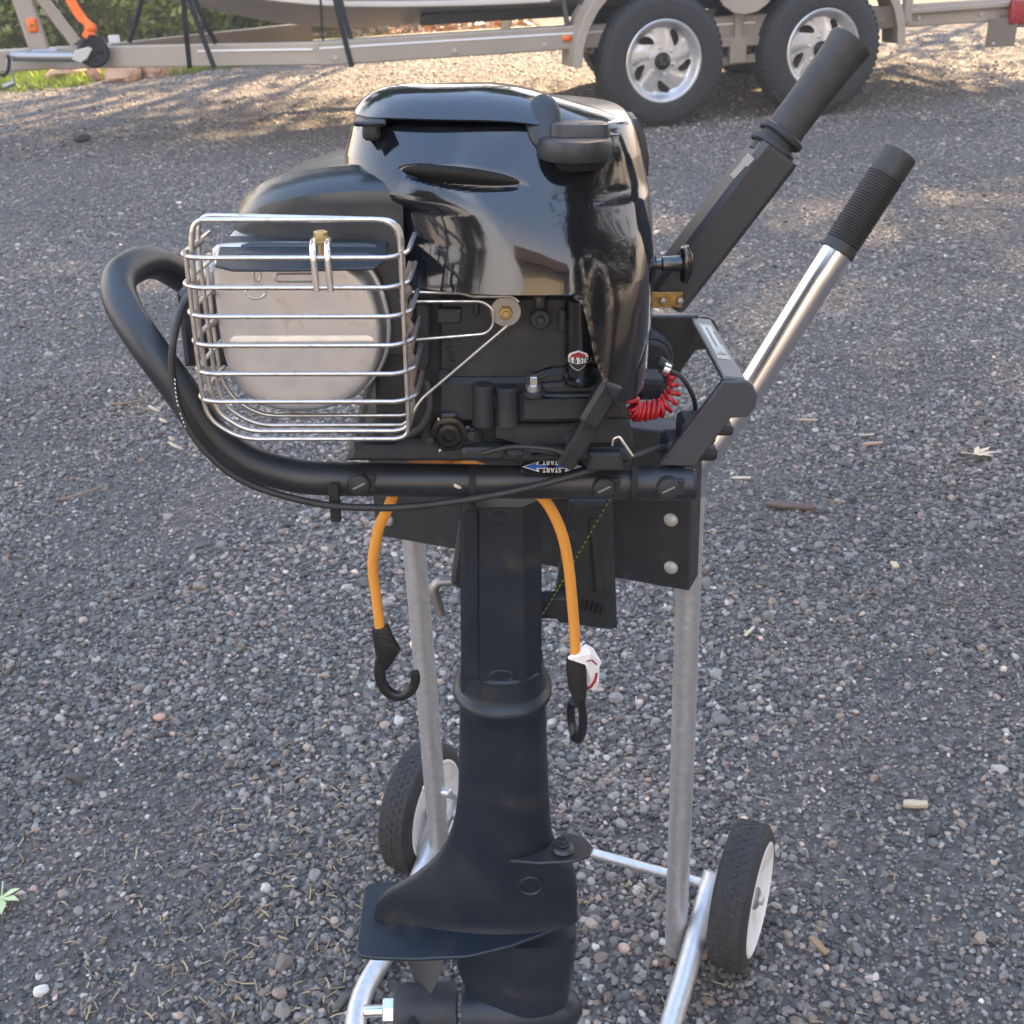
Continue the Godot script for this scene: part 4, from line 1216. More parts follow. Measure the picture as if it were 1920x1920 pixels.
func make_leg() -> void:
	var mb := Mb.new()
	var rings := []
	for q in [[Vector3(-0.0728, 0.7023, 0), Vector3(-0.0077, 0.702, 0), 0.035], [Vector3(-0.0737, 0.6104, 0), Vector3(-0.0063, 0.61, 0), 0.035], [Vector3(-0.0744, 0.5015, 0), Vector3(-0.005, 0.5008, 0), 0.035]]:
		var ring := PackedVector3Array()
		for s in Mb.rect(q[1].x - q[0].x, q[2] * 2, 0.0155):
			ring.append(Vector3((q[0].x + q[1].x) / 2 + s.x, q[0].y, s.y))
		rings.append(ring)
	mb.loft(rings)
	mb.box(Vector3(-0.0642, 0.6204, 0.0345), Vector3(0.0115, 0.160, 0.004), Basis(), 0.001)
	var leg := put("drive_leg", mb, M.leg, motor, 25)
	for y in [968, 1268]:
		mb = Mb.new()
		var s := spot(940, y, 0.0353)
		mb.lathe([[0.0105, -0.003], [0.0108, 0.0003], [0.0095, 0.0008], [0.0085, 0.0002], [0.004, 0.0002], [0.0036, 0.0009], [0.001, 0.0009]], Transform3D(Basis(Vector3.RIGHT, PI / 2).scaled_local(Vector3(1, 1, 0.62)), s), 28)
		put("screw_recess", mb, M.leg, leg, 30)
	mb = Mb.new()
	var f: Vector3 = Vector3(-0.0386, 0.5034, 0)
	rings = []
	for q in [[0.036, 0.0355], [0.034, 0.0375], [0.018, 0.0385], [0.013, 0.040], [0.010, 0.0440], [0.007, 0.0455], [0.004, 0.0455], [0.001, 0.042], [-0.014, 0.036]]:
		rings.append(oval(f.x, q[1] * 0.955, 0, q[1] * 1.02, f.y + q[0], 2.3, 56))
	mb.loft(rings)
	put("leg_flange", mb, M.leg, motor, 30)
	# lower leg: a foil section that sweeps back at the left
	mb = Mb.new()
	rings = []
	for q in [[1310, 862, 1023, 0.033], [1400, 861, 1026, 0.032], [1480, 859, 1029, 0.0295], [1530, 853, 1032, 0.0275], [1560, 845, 1035, 0.026], [1580, 836, 1040, 0.025], [1600, 822, 1054, 0.024], [1620, 802, 1072, 0.023], [1640, 776, 1079, 0.022], [1655, 750, 1081, 0.0215], [1668, 728, 1082, 0.021], [1680, 716, 1082, 0.0205], [1692, 706, 1083, 0.0203], [1706, 702, 1083, 0.0203], [1715, 701, 1083, 0.0215], [1722, 700, 1084, 0.0235]]:
		var l := spot(q[1], q[0], 0.0)
		var r := spot(q[2], q[0], 0.0)
		rings.append(foil(l.x, r.x, q[3], l.y, 0.34 if q[0] > 1560 else 0.75 - 0.4 * (q[0] - 1310) / 250.0))
	mb.loft(rings)
	var lower := put("lower_leg", mb, M.leg, motor, 30)
	mb = Mb.new()
	var h := spot(995, 1660, 0.0215)
	mb.lathe([[0.0125, -0.004], [0.0125, 0.0012], [0.0105, 0.002], [0.009, 0.001], [0.0085, -0.001], [0.001, -0.0015]], Transform3D(Basis(Vector3.RIGHT, PI / 2), h), 28)
	put("water_port", mb, M.leg, lower, 30)
	# anti-ventilation plate
	mb = Mb.new()
	var plate: PackedVector2Array = PackedVector2Array([Vector2(-0.1786, 0.0397), Vector2(-0.1749, 0.0462), Vector2(-0.1614, 0.0496), Vector2(-0.1209, 0.0515), Vector2(-0.0703, 0.0491), Vector2(-0.0295, 0.0369), Vector2(0.0126, 0.0176), Vector2(0.036, 0.0036)])
	var whole := PackedVector2Array()
	for p in plate:
		whole.append(Vector2(p.x, -p.y))
	for k in range(plate.size() - 2, -1, -1):
		whole.append(Vector2(plate[k].x, plate[k].y))
	mb.prism(whole, Transform3D(Basis(Vector3.RIGHT, -PI / 2), Vector3(0, 0.2335, 0)), 0.0045, 0.0012)
	put("ventilation_plate", mb, M.leg, lower)
	# splash plate with its bolt
	mb = Mb.new()
	var sv: float = spot(1050, 1592, 0.022).y
	var fin: PackedVector2Array = PackedVector2Array([Vector2(-0.0325, 0.0359), Vector2(-0.0101, 0.0286), Vector2(0.0043, 0.0177), Vector2(0.013, 0.0049), Vector2(0.0284, 0.0008), Vector2(0.0405, 0.0082), Vector2(0.0465, 0.0204), Vector2(0.0411, 0.0322), Vector2(0.0239, 0.0381), Vector2(-0.0056, 0.0397)])
	mb.prism(PackedVector2Array(Array(fin).map(func(p): return Vector2(p.x, -p.y))), Transform3D(Basis(Vector3.RIGHT, -PI / 2), Vector3(0, sv, 0)), 0.0035, 0.001)
	mb.lathe([[0.0105, 0.0], [0.009, 0.0025], [0.007, 0.0035]], Transform3D(Basis(), spot(1056, 1590, 0.024)), 24)
	var splash := put("splash_plate", mb, M.plastic, lower)
	mb = Mb.new()
	var bo := spot(1056, 1588, 0.024)
	mb.rod(bo + Vector3(0, 0.003, 0), bo + Vector3(0, 0.0055, 0), 0.0058, 20, 0.0005)
	mb.prism(hexagon(0.0042), Transform3D(Basis(Vector3.RIGHT, -PI / 2), bo + Vector3(0, 0.0095, 0)), 0.005, 0.0006)
	mb.rod(bo, bo + Vector3(0, 0.0145, 0), 0.0024, 12, 0.0004)
	put("bolt", mb, M.black, splash)
	# gearcase: strut, torpedo and skeg
	mb = Mb.new()
	rings = []
	for q in [[1745, 842, 1081, 0.024], [1780, 852, 1079, 0.023], [1820, 860, 1074, 0.023], [1850, 872, 1068, 0.024], [1880, 876, 1062, 0.025]]:
		var l := spot(q[1], q[0], 0.0)
		var r := spot(q[2], q[0], 0.0)
		rings.append(foil(l.x, r.x, q[3], l.y, 0.5))
	var ax: Vector3 = Vector3(-0.0282, 0.1029, 0)
	mb.loft(rings)
	var nose := []
	for q in [[-0.052, 0.024], [-0.05, 0.0255], [-0.03, 0.0275], [0.0, 0.029], [0.03, 0.0285], [0.05, 0.025], [0.066, 0.017], [0.073, 0.006]]:
		nose.append([q[1], q[0]])
	mb.lathe(nose, along(ax, Vector3.RIGHT), 36)
	mb.prism(PackedVector2Array([Vector2(-0.04, -0.02), Vector2(0.045, -0.02), Vector2(0.03, -0.06), Vector2(0.01, -0.095), Vector2(-0.03, -0.095), Vector2(-0.045, -0.05)]), Transform3D(Basis(), ax + Vector3(0, 0, 0.004)), 0.008, 0.002)
	put("gearcase", mb, M.leg, motor, 35)
	mb = Mb.new()
	var hub := []
	for q in [[0.021, -0.122], [0.026, -0.119], [0.0275, -0.110], [0.0275, -0.060], [0.026, -0.057]]:
		hub.append(q)
	mb.lathe(hub, along(ax, Vector3.RIGHT), 36)
	var prop := put("propeller", mb, M.black, motor, 35)
	for k in 3:
		mb = Mb.new()
		rings = []
		for i in 7:
			var t := i / 6.0
			var rr := 0.022 + 0.062 * t
			var half := 0.020 + 0.016 * sin(t * PI * 0.8) - 0.018 * t * t
			var twist := deg_to_rad(62.0 - 30.0 * t)
			var ring := PackedVector3Array()
			for p in squarish(half, 0.0024 * (1.2 - 0.7 * t), 2.0, 5):
				ring.append(Vector3(p.x * cos(twist) - p.y * sin(twist) - 0.092, rr, p.x * sin(twist) + p.y * cos(twist)))
			rings.append(ring)
		mb.loft(rings)
		var o := put("blade", mb, M.black, prop, 40)
		o.transform = Transform3D(Basis(Vector3.RIGHT, TAU * k / 3 - 0.55), ax)
	mb = Mb.new()
	mb.prism(hexagon(0.0125), Transform3D(Basis(Vector3.UP, -PI / 2), ax + Vector3(-0.134, 0, 0)), 0.013, 0.0012)
	put("hub_nut", mb, M.bright, prop)
	mb = Mb.new()
	mb.rod(ax + Vector3(-0.154, 0, 0), ax + Vector3(-0.12, 0, 0), 0.0062, 20, 0.0012)
	put("shaft_end", mb, M.bright, prop)
	# clamp that grips the stand's board
	mb = Mb.new()
	mb.prism(PackedVector2Array([Vector2(0.022, 0.6563), Vector2(0.0591, 0.6561), Vector2(0.0693, 0.5253), Vector2(0.0618, 0.5236), Vector2(0.0154, 0.5315), Vector2(0.0092, 0.5403)]), Transform3D(Basis(), Vector3(0, 0, -0.066)), 0.018, 0.003)
	mb.prism(PackedVector2Array([Vector2(0.0378, 0.6403), Vector2(0.0463, 0.6429), Vector2(0.054, 0.5687), Vector2(0.0462, 0.5659)]), Transform3D(Basis(), Vector3(0, 0, -0.062)), 0.01, 0.002)
	for k in 5:
		mb.box(spot(1092 + k * 9, 1133 + k * 2, -0.065), Vector3(0.002, 0.011, 0.004), Basis(Vector3.BACK, -0.2), 0.0008)
	var clamp := put("transom_clamp", mb, M.black, motor)
	mb = Mb.new()
	mb.prism(PackedVector2Array([Vector2(-0.0749, 0.648), Vector2(-0.0832, 0.5927), Vector2(-0.073, 0.5844), Vector2(-0.0579, 0.5843), Vector2(-0.0574, 0.6479)]), Transform3D(Basis(), Vector3(0, 0, -0.035)), 0.03, 0.003)
	put("swivel_bracket", mb, M.black, motor)
	mb = Mb.new()
	mb.box(Vector3(0.0068, 0.5619, -0.05), Vector3(0.03, 0.022, 0.015), Basis(), 0.002)
	put("clamp_foot", mb, M.black, motor)
	mb = Mb.new()
	mb.tube(rounded([Vector3(-0.0676, 0.5821, -0.06), Vector3(-0.0955, 0.5812, -0.06), Vector3(-0.1005, 0.5729, -0.06), Vector3(-0.0939, 0.5464, -0.06)], 0.010), 0.0046, 14)
	put("clamp_handle", mb, M.dull_steel, motor)


func foil(l: float, r: float, half: float, y: float, tail: float) -> PackedVector3Array:
	var ring := PackedVector3Array()
	var c := (l + r) / 2
	var a := (r - l) / 2
	for p in squarish(1.0, 1.0, 2.7, 12):
		var taper := lerpf(tail, 1.0, smoothstep(-1.0, 0.25, p.x))
		ring.append(Vector3(c + a * p.x, y, half * p.y * taper))
	return ring


func make_stand() -> void:
	var q := Basis(Vector3.UP, deg_to_rad(-25.0))
	var s := thing("motor_stand", "galvanised tube stand on two small wheels, carrying the outboard motor", "motor stand", Transform3D(q, Vector3(0.037, 0, -1.05)))
	# local: x along the board, z towards the front
	var mb := Mb.new()
	mb.prism(PackedVector2Array([Vector2(-0.178, 0.540), Vector2(0.162, 0.540), Vector2(0.162, 0.70), Vector2(-0.178, 0.70)]), Transform3D(Basis(), Vector3(0, 0, 0.048)), 0.034, 0.0015)
	var board := put("board", mb, M.board, s)
	for p in [Vector3(0.1433, 0.6127, 0.048), Vector3(0.1444, 0.5625, 0.048), Vector3(-0.1621, 0.5613, 0.048)]:
		mb = Mb.new()
		mb.lathe([[0.0068, -0.002], [0.0068, 0.0005], [0.0058, 0.0024], [0.0034, 0.0036], [0.001, 0.0039]], Transform3D(Basis(Vector3.RIGHT, PI / 2), p), 24)
		put("bolt_head", mb, M.rivet, board, 50)
	var posts := {1.0: Vector3(0.149, 0, 0.001), -1.0: Vector3(-0.163, 0, -0.003)}
	for k in [1.0, -1.0]:
		var foot: Vector3 = posts[k]
		mb = Mb.new()
		mb.tube([foot + Vector3(0, 0.022, 0.006), foot + Vector3(0, 0.03, 0.005), foot + Vector3(0, 0.3, 0.001), foot + Vector3(0, 0.66, 0)], 0.0127, 24, [0.96, 1.0, 1.0, 1.0])
		put("post", mb, M.galvanised, s)
		# sloping side tube down to the ground and forward
		var side: float = k * 0.173
		var run := [Vector3(side + k * 0.004, 0.102, -0.052), Vector3(side + k * 0.003, 0.09, -0.042), Vector3(side, 0.014, 0.108), Vector3(side + k * 0.001, 0.010, 0.205), Vector3(side * 0.72, 0.008, 0.285), Vector3(side * 0.35, 0.006, 0.33), Vector3(0, 0.006, 0.34)]
		mb = Mb.new()
		mb.tube(rounded(run, 0.05), 0.0125, 24)
		put("base_tube", mb, M.galvanised, s)
		for y in [[0.035, 0.03], [0.16, -0.0]]:
			mb = Mb.new()
			mb.rod(foot + Vector3(-0.018, y[0], y[1] * 0.3), foot + Vector3(0.018, y[0], y[1] * 0.3), 0.0042, 14, 0.0012)
			put("bolt", mb, M.rivet, s)
		# brace from post to axle
		mb = Mb.new()
		mb.sweep([foot + Vector3(0.014, 0.172, 0.004), foot + Vector3(0.014, 0.168, 0.003), foot + Vector3(0.016, 0.10, -0.047), foot + Vector3(0.016, 0.094, -0.05)], Mb.rect(0.004, 0.014, 0.001), Vector3.RIGHT, [0.8, 1.0, 1.0, 0.8])
		if k < 0:
			put("brace", mb, M.galvanised, s)
			mb = Mb.new()
			mb.rod(foot + Vector3(0.0, 0.165, 0.003), foot + Vector3(0.022, 0.165, 0.003), 0.0058, 16, 0.0015)
			put("brace_bolt", mb, M.galvanised, s)
	mb = Mb.new()
	mb.rod(Vector3(-0.236, 0.086, -0.046), Vector3(0.238, 0.086, -0.046), 0.0062, 16, 0.001)
	put("axle", mb, M.galvanised, s)
	for k in [1.0, -1.0]:
		wheel(s, Vector3(k * 0.212, 0.086, -0.046))
	# lifting handle with a ribbed grip at the right
	var h0 := q.inverse() * (Vector3(0.173, 0.634, -0.985) - Vector3(0.037, 0, -1.05))
	var h1 := q.inverse() * (Vector3(0.2921, 0.8478, -0.985) - Vector3(0.037, 0, -1.05))
	var h2 := q.inverse() * (Vector3(0.3422, 0.9235, -1) - Vector3(0.037, 0, -1.05))
	mb = Mb.new()
	mb.tube(rounded([Vector3(0.149, 0.62, 0), h0.lerp(Vector3(0.149, 0.66, 0), 0.5), h0.lerp(h1, 0.25), h1, h2], 0.03), 0.0136, 28)
	put("handle_tube", mb, M.bright, s)
	mb = Mb.new()
	var gd: Vector3 = h2 - h1
	var gp := []
	var gs := []
	for i in 9:
		gp.append(h1 + gd * (-0.03 + [0.0, 0.002, 0.01, 0.09, 0.1, 0.1, 0.1, 0.1, 0.1][i]))
		gs.append([0.93, 1.06, 1.07, 1.0, 0.98, 0.98, 0.98, 0.98, 0.98][i])
	for i in 27 * 4:
		gp.append(h1 + gd * (0.075 + 0.70 * i / 108.0))
		gs.append([1.0, 1.05, 1.05, 0.985][i % 4])
	for k in [[0.79, 1.03], [0.98, 1.02], [1.0, 1.0], [1.008, 0.95], [1.01, 0.8]]:
		gp.append(h1 + gd * k[0])
		gs.append(k[1])
	mb.tube(gp, 0.0149, 28, gs)
	put("handle_grip", mb, M.rubber, s, 30)


func wheel(parent: Node3D, at: Vector3) -> void:
	var to := Transform3D(Basis(Vector3.BACK, -PI / 2), at)  # the wheel's axis along x, its outer face at +x
	var mb := Mb.new()
	mb.lathe([[0.066, -0.021], [0.072, -0.0215], [0.080, -0.020], [0.0843, -0.0155], [0.0851, 0.0], [0.0843, 0.0155], [0.080, 0.020], [0.072, 0.0225], [0.0665, 0.0222], [0.063, 0.012]], to, 60, true)
	var tyre := put("tyre", mb, M.tyre, parent, 40)
	mb = Mb.new()  # wavy tread: short slanted blocks standing proud
	for k in 44:
		for j in range(-2, 3):
			var a := TAU * (k + 0.5 * (absi(j) % 2)) / 44
			var b := to.basis * Basis(Vector3.UP, a)
			var out_ := b * Vector3(0.0851 - 0.0007 * absi(j), 0, 0)
			mb.box(at + out_ + b * Vector3(0, j * 0.0068, 0), Vector3(0.0026, 0.0052, 0.0072), b * Basis(Vector3.RIGHT, 0.5 * (1 if j % 2 == 0 else -1)), 0.0009)
	put("tread", mb, M.tyre, tyre).set_meta("kind", "stuff")
	mb = Mb.new()
	mb.lathe([[0.066, -0.021], [0.064, -0.0225], [0.06, -0.020], [0.03, -0.014], [0.012, -0.012], [0.012, 0.012], [0.03, 0.015], [0.06, 0.0205], [0.064, 0.0232], [0.067, 0.0225], [0.0665, 0.0]], to, 60)
	var rim := put("hub_disc", mb, M.white, parent, 35)
	mb = Mb.new()
	mb.lathe([[0.013, 0.011], [0.013, 0.019], [0.008, 0.0215], [0.001, 0.022]], to, 24)
	put("axle_cap", mb, M.dull_steel, rim)


func make_bungee() -> void:
	var o := thing("bungee_cord", "orange bungee cord with black plastic hooks hanging under the motor's tube", "bungee cord", motor.transform)
	var mb := Mb.new()
	mb.tube(curve([Vector3(-0.1183, 0.7426, 0.052), Vector3(-0.1213, 0.7255, 0.058), Vector3(-0.1274, 0.7109, 0.06), Vector3(-0.1328, 0.6996, 0.06), Vector3(-0.138, 0.6784, 0.059), Vector3(-0.1401, 0.6614, 0.058), Vector3(-0.1389, 0.6368, 0.057), Vector3(-0.137, 0.6047, 0.057)], 7), 0.0042, 12)
	put("elastic_cord", mb, M.cord, o)
	mb = Mb.new()
	mb.tube(curve([Vector3(-0.0219, 0.7279, 0.045), Vector3(-0.0112, 0.7222, 0.055), Vector3(-0.0019, 0.7111, 0.06), Vector3(0.0065, 0.6907, 0.062), Vector3(0.0117, 0.665, 0.062), Vector3(0.0151, 0.6356, 0.061), Vector3(0.0181, 0.6053, 0.06), Vector3(0.0199, 0.5758, 0.06)], 7), 0.0043, 12)
	put("elastic_cord", mb, M.cord, o)
	mb = Mb.new()
	mb.tube([Vector3(-0.1183, 0.7426, 0.052), Vector3(-0.0796, 0.7062, -0.05), Vector3(-0.0219, 0.7279, 0.045)], 0.0042, 10)
	put("elastic_cord", mb, M.cord, o)
	# left hook seen from the side
	mb = Mb.new()
	mb.sweep([Vector3(-0.1373, 0.6077, 0.057), Vector3(-0.1366, 0.6047, 0.057), Vector3(-0.1349, 0.5956, 0.057), Vector3(-0.1319, 0.5854, 0.057), Vector3(-0.1345, 0.5761, 0.057), Vector3(-0.1374, 0.5679, 0.057)], squarish(0.0075, 0.005, 2.6), Vector3.BACK, [0.85, 1.0, 1.12, 1.38, 0.95, 0.6])
	for k in 4:
		mb.box(spot(722 + k * 2, 1194 + k * 8, 0.0625), Vector3(0.012, 0.0012, 0.0012), Basis(Vector3.BACK, -0.3), 0.0003)
	var hook := put("hook", mb, M.strap_rubber, o)
	mb = Mb.new()
	var bend := curve([Vector3(-0.138, 0.5741, 0.057), Vector3(-0.1394, 0.5627, 0.057), Vector3(-0.1373, 0.5506, 0.057), Vector3(-0.1311, 0.542, 0.057), Vector3(-0.122, 0.5404, 0.057), Vector3(-0.1139, 0.5467, 0.057), Vector3(-0.1105, 0.5556, 0.057), Vector3(-0.1111, 0.5635, 0.057)], 5)
	var sc := []
	for i in bend.size():
		sc.append(lerpf(1.05, 0.8, float(i) / bend.size()))
	mb.sweep(bend, squarish(0.0046, 0.0042, 2.6), Vector3.BACK, sc)
	put("hook_bend", mb, M.strap_rubber, hook, 50)
	# right hook seen edge on
	mb = Mb.new()
	mb.sweep([Vector3(0.0206, 0.5799, 0.06), Vector3(0.0207, 0.5778, 0.06), Vector3(0.021, 0.565, 0.061), Vector3(0.0222, 0.5526, 0.062), Vector3(0.0236, 0.5434, 0.064), Vector3(0.0246, 0.5342, 0.066)], squarish(0.0078, 0.0055, 3.0), Vector3.BACK, [0.95, 1.05, 1.05, 0.98, 0.75, 0.5])
	hook = put("hook", mb, M.strap_rubber, o)
	mb = Mb.new()
	mb.sweep(curve([Vector3(0.0244, 0.5422, 0.066), Vector3(0.0275, 0.5231, 0.062), Vector3(0.0285, 0.5003, 0.052), Vector3(0.0272, 0.4821, 0.04), Vector3(0.0246, 0.4752, 0.028), Vector3(0.0221, 0.4836, 0.02), Vector3(0.0208, 0.4979, 0.02), Vector3(0.0223, 0.5107, 0.026)], 5), squarish(0.0036, 0.0042, 2.6), Vector3.BACK)
	put("hook_bend", mb, M.strap_rubber, hook, 50)
	# crumpled paper tag
	mb = Mb.new()
	var rows := [[Vector3(0.013, 0.5816, 0.064), Vector3(0.0199, 0.5853, 0.062), Vector3(0.0278, 0.5898, 0.058), Vector3(0.0346, 0.5817, 0.052)], [Vector3(0.0137, 0.5809, 0.066), Vector3(0.0222, 0.5832, 0.0665), Vector3(0.032, 0.5832, 0.062), Vector3(0.0424, 0.5663, 0.05)], [Vector3(0.0267, 0.5784, 0.0655), Vector3(0.0294, 0.5746, 0.066), Vector3(0.0348, 0.5694, 0.06), Vector3(0.0405, 0.5639, 0.052)], [Vector3(0.0292, 0.5646, 0.062), Vector3(0.0317, 0.5628, 0.064), Vector3(0.0368, 0.5565, 0.058), Vector3(0.0409, 0.5467, 0.05)], [Vector3(0.03, 0.5497, 0.058), Vector3(0.0327, 0.547, 0.058), Vector3(0.0359, 0.541, 0.054), Vector3(0.0401, 0.5388, 0.048)]]
	var sheet := [[], []]
	for r in rows:
		var a := PackedVector3Array()
		for p in r:
			a.append(p)
		for p in [3, 2, 1, 0]:
			a.append(r[p] + Vector3(0.0002, 0, -0.0008))
		sheet[0].append(a)
	mb.loft(sheet[0])
	var paper := put("paper_tag", mb, M.paper, o, 12)
	mb = Mb.new()
	mb.sweep([Vector3(0.03, 0.5467, 0.059), Vector3(0.0334, 0.5494, 0.0598), Vector3(0.0367, 0.5557, 0.0598), Vector3(0.0378, 0.5626, 0.0592)], Mb.rect(0.0022, 0.0004, 0.0001), Vector3.BACK)
	mb.sweep([Vector3(0.0283, 0.5795, 0.0672), Vector3(0.0327, 0.5793, 0.0655), Vector3(0.0374, 0.5711, 0.0595)], Mb.rect(0.0014, 0.0004, 0.0001), Vector3.BACK)
	put("red_print", mb, M.red_print, paper)
	# thin cord between the clamp and the bungee
	o = thing("starter_cord", "thin black and green braided cord running down beside the clamp", "cord", motor.transform)
	mb = Mb.new()
	var p0: Vector3 = Vector3(0.0535, 0.6899, -0.02)
	var p1: Vector3 = Vector3(-0.0058, 0.5567, -0.035)
	mb.tube(curve([p0, p0.lerp(p1, 0.5) + Vector3(0.001, -0.002, 0), p1], 8), 0.0013, 8)
	put("core", mb, M.strap, o)
	mb = Mb.new()
	for k in 26:
		var t := (k + 0.5) / 26
		var d := (p1 - p0).normalized()
		mb.sweep([p0.lerp(p1, t) - d * 0.0016 + Vector3(0.0008, -0.002 * sin(t * PI), 0.0007), p0.lerp(p1, t) + d * 0.0012 + Vector3(0.0004, -0.002 * sin(t * PI), 0.0010)], Mb.circle(0.0007, 5), Vector3.ZERO)
	put("green_tracer", mb, M.green_cord, o).set_meta("kind", "stuff")


# ---------------------------------------------------------------- trailer and boat
var trailer_at := Transform3D(Basis(Vector3.UP, deg_to_rad(10.6)), Vector3(0.893, 0.141, -6.635))


func bar(path: Array, h: float, w: float, up := Vector3.UP, c := 0.006) -> Mb:
	var mb := Mb.new()
	mb.sweep(path, Mb.rect(w, h, c), up)
	return mb


func make_trailer() -> void:
	# local: x to the rear, z to the near side, y up from the ground under the front wheel
	var t := thing("boat_trailer", "tan two-axle boat trailer with silver alloy wheels, parked across the drive", "boat trailer", trailer_at)
	for z in [0.0, -1.75]:
		put("frame_rail", bar([Vector3(-1.8, 0.47 if z == 0.0 else 0.375, z - 0.03), Vector3(2.45, 0.485 if z == 0.0 else 0.39, z - 0.03)], 0.115 if z == 0.0 else 0.09, 0.06), M.tan, t)
		var c := 1.0 if z == 0.0 else -1.0
		put("tongue_rail", bar([Vector3(-1.76, 0.471, z - 0.03), Vector3(-1.86, 0.471, z - 0.05 * c - 0.03), Vector3(-2.98, 0.462, -0.87 + c * 0.06), Vector3(-3.2, 0.462, -0.87 + c * 0.03)], 0.11, 0.06), M.tan, t)
	put("tongue", bar([Vector3(-2.9, 0.465, -0.87), Vector3(-4.6, 0.475, -0.87)], 0.11, 0.1), M.tan, t)
	var stripe := Mb.new()
	stripe.box(Vector3(-0.62, 0.497, 0.0015), Vector3(2.35, 0.010, 0.003), Basis(), 0.001)
	put("pinstripe", stripe, M.white_print, t)
	stripe = Mb.new()
	stripe.sweep([Vector3(-1.83, 0.494, -0.012), Vector3(-2.45, 0.49, -0.432)], Mb.rect(0.004, 0.010, 0.001), Vector3.UP)
	put("pinstripe", stripe, M.white_print, t)
	for x in [-1.2, 0.1, 0.45, 0.95, 2.3]:
		put("cross_member", bar([Vector3(x, 0.455, -0.06), Vector3(x, 0.385, -1.72)], 0.06, 0.06), M.tan, t)
	put("bunk", bar([Vector3(-1.2, 0.58, -0.5), Vector3(2.2, 0.585, -0.5)], 0.06, 0.12), M.hull_low, t)
	put("bunk", bar([Vector3(-1.2, 0.58, -1.3), Vector3(2.2, 0.585, -1.3)], 0.06, 0.12), M.hull_low, t)
	for x in [-0.46, -0.36]:
		put("bunk_post", bar([Vector3(x, 0.40, -0.055), Vector3(x - 0.03, 0.66, -0.10)], 0.02, 0.05, Vector3.RIGHT), M.hull_low, t)
	var lamp := Mb.new()
	lamp.box(Vector3(-0.50, 0.475, 0.008), Vector3(0.05, 0.032, 0.02), Basis(), 0.008)
	put("side_marker", lamp, M.orange_lens, t)
	# rear: tail lamp, plate, second rail
	put("rear_rail", bar([Vector3(1.42, 0.505, 0.012), Vector3(2.32, 0.517, 0.012)], 0.03, 0.03), M.tan, t)
	put("rear_upright", bar([Vector3(1.44, 0.45, 0.01), Vector3(1.44, 0.85, 0.01)], 0.05, 0.04, Vector3.RIGHT), M.tan, t)
	lamp = Mb.new()
	lamp.box(Vector3(2.0962, 0.474, 0.05), Vector3(0.10, 0.13, 0.04), Basis(), 0.01)
	put("tail_lamp", lamp, M.red_lens, t)
	lamp = Mb.new()
	lamp.box(Vector3(2.02, 0.37, 0.04), Vector3(0.16, 0.15, 0.006), Basis(Vector3.UP, -0.35), 0.002)
	var lp := put("licence_plate", lamp, M.frame_steel, t)
	for p in [Vector3(1.96, 0.315, 0.068), Vector3(2.075, 0.315, 0.026)]:
		lamp = Mb.new()
		lamp.lump(p, Vector3(0.010, 0.010, 0.008), Basis(), 5)
		put("plate_bolt", lamp, M.rivet, lp)
	put("plate_bracket", bar([Vector3(2.02, 0.43, 0.0), Vector3(2.22, 0.42, 0.01)], 0.07, 0.05), M.frame_steel, t)
	for x in [-1.72, -1.1, -0.62, 1.30, 1.52, 1.9]:
		var nut := Mb.new()
		nut.prism(hexagon(0.013), Transform3D(Basis(Vector3.BACK, x), Vector3(x, 0.446 if x < 0 else 0.47, 0.010)), 0.012, 0.002)
		put("rail_bolt", nut, M.rivet, t)
	# axles and springs
	for x in [0.0, 0.905]:
		var ax := Mb.new()
		ax.rod(Vector3(x, 0.31, -1.6), Vector3(x, 0.31, -0.05), 0.04, 14)
		put("axle", ax, M.frame_steel, t)
	put("spring", bar([Vector3(-0.32, 0.40, -0.09), Vector3(0.0, 0.285, -0.09), Vector3(0.40, 0.36, -0.09), Vector3(0.55, 0.36, -0.09), Vector3(0.905, 0.30, -0.09), Vector3(1.25, 0.42, -0.09)], 0.05, 0.06), M.frame_steel, t)
	var hanger := Mb.new()
	hanger.box(Vector3(0.455, 0.36, 0.0), Vector3(0.10, 0.13, 0.05), Basis(), 0.006)
	hanger.box(Vector3(0.455, 0.47, 0.0), Vector3(0.05, 0.16, 0.04), Basis(), 0.005)
	hanger.box(Vector3(0.455, 0.405, -0.0), Vector3(0.36, 0.05, 0.04), Basis(), 0.006)
	hanger.sweep([Vector3(0.26, 0.285, -0.02), Vector3(0.36, 0.305, -0.02), Vector3(0.56, 0.315, -0.02), Vector3(0.65, 0.30, -0.02)], Mb.rect(0.03, 0.045, 0.004))
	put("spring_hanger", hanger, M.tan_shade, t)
	for z in [0.10, -1.85]:
		make_fender(t, z)
	for x in [0.0, 0.905]:
		for z in [0.02, -1.80]:
			trailer_wheel(t, Vector3(x + (0.4 if z < -1.0 else 0.0), 0.34 if x == 0.0 else 0.347, z), -0.33 if x == 0.0 else -0.30)
	# winch post with its reflector and brace
	var post := put("winch_post", bar([Vector3(-3.27, 0.50, -0.80), Vector3(-3.34, 1.05, -0.80)], 0.10, 0.06, Vector3.RIGHT), M.tan, t)
	lamp = Mb.new()
	lamp.box(Vector3(-3.279, 0.6441, -0.765), Vector3(0.055, 0.075, 0.02), Basis(), 0.012)
	put("reflector", lamp, M.orange_lens, post)
	lamp = Mb.new()
	lamp.lump(Vector3(-3.2795, 0.6448, -0.752), Vector3(0.008, 0.008, 0.005), Basis(), 5)
	put("reflector_screw", lamp, M.frame_steel, post)
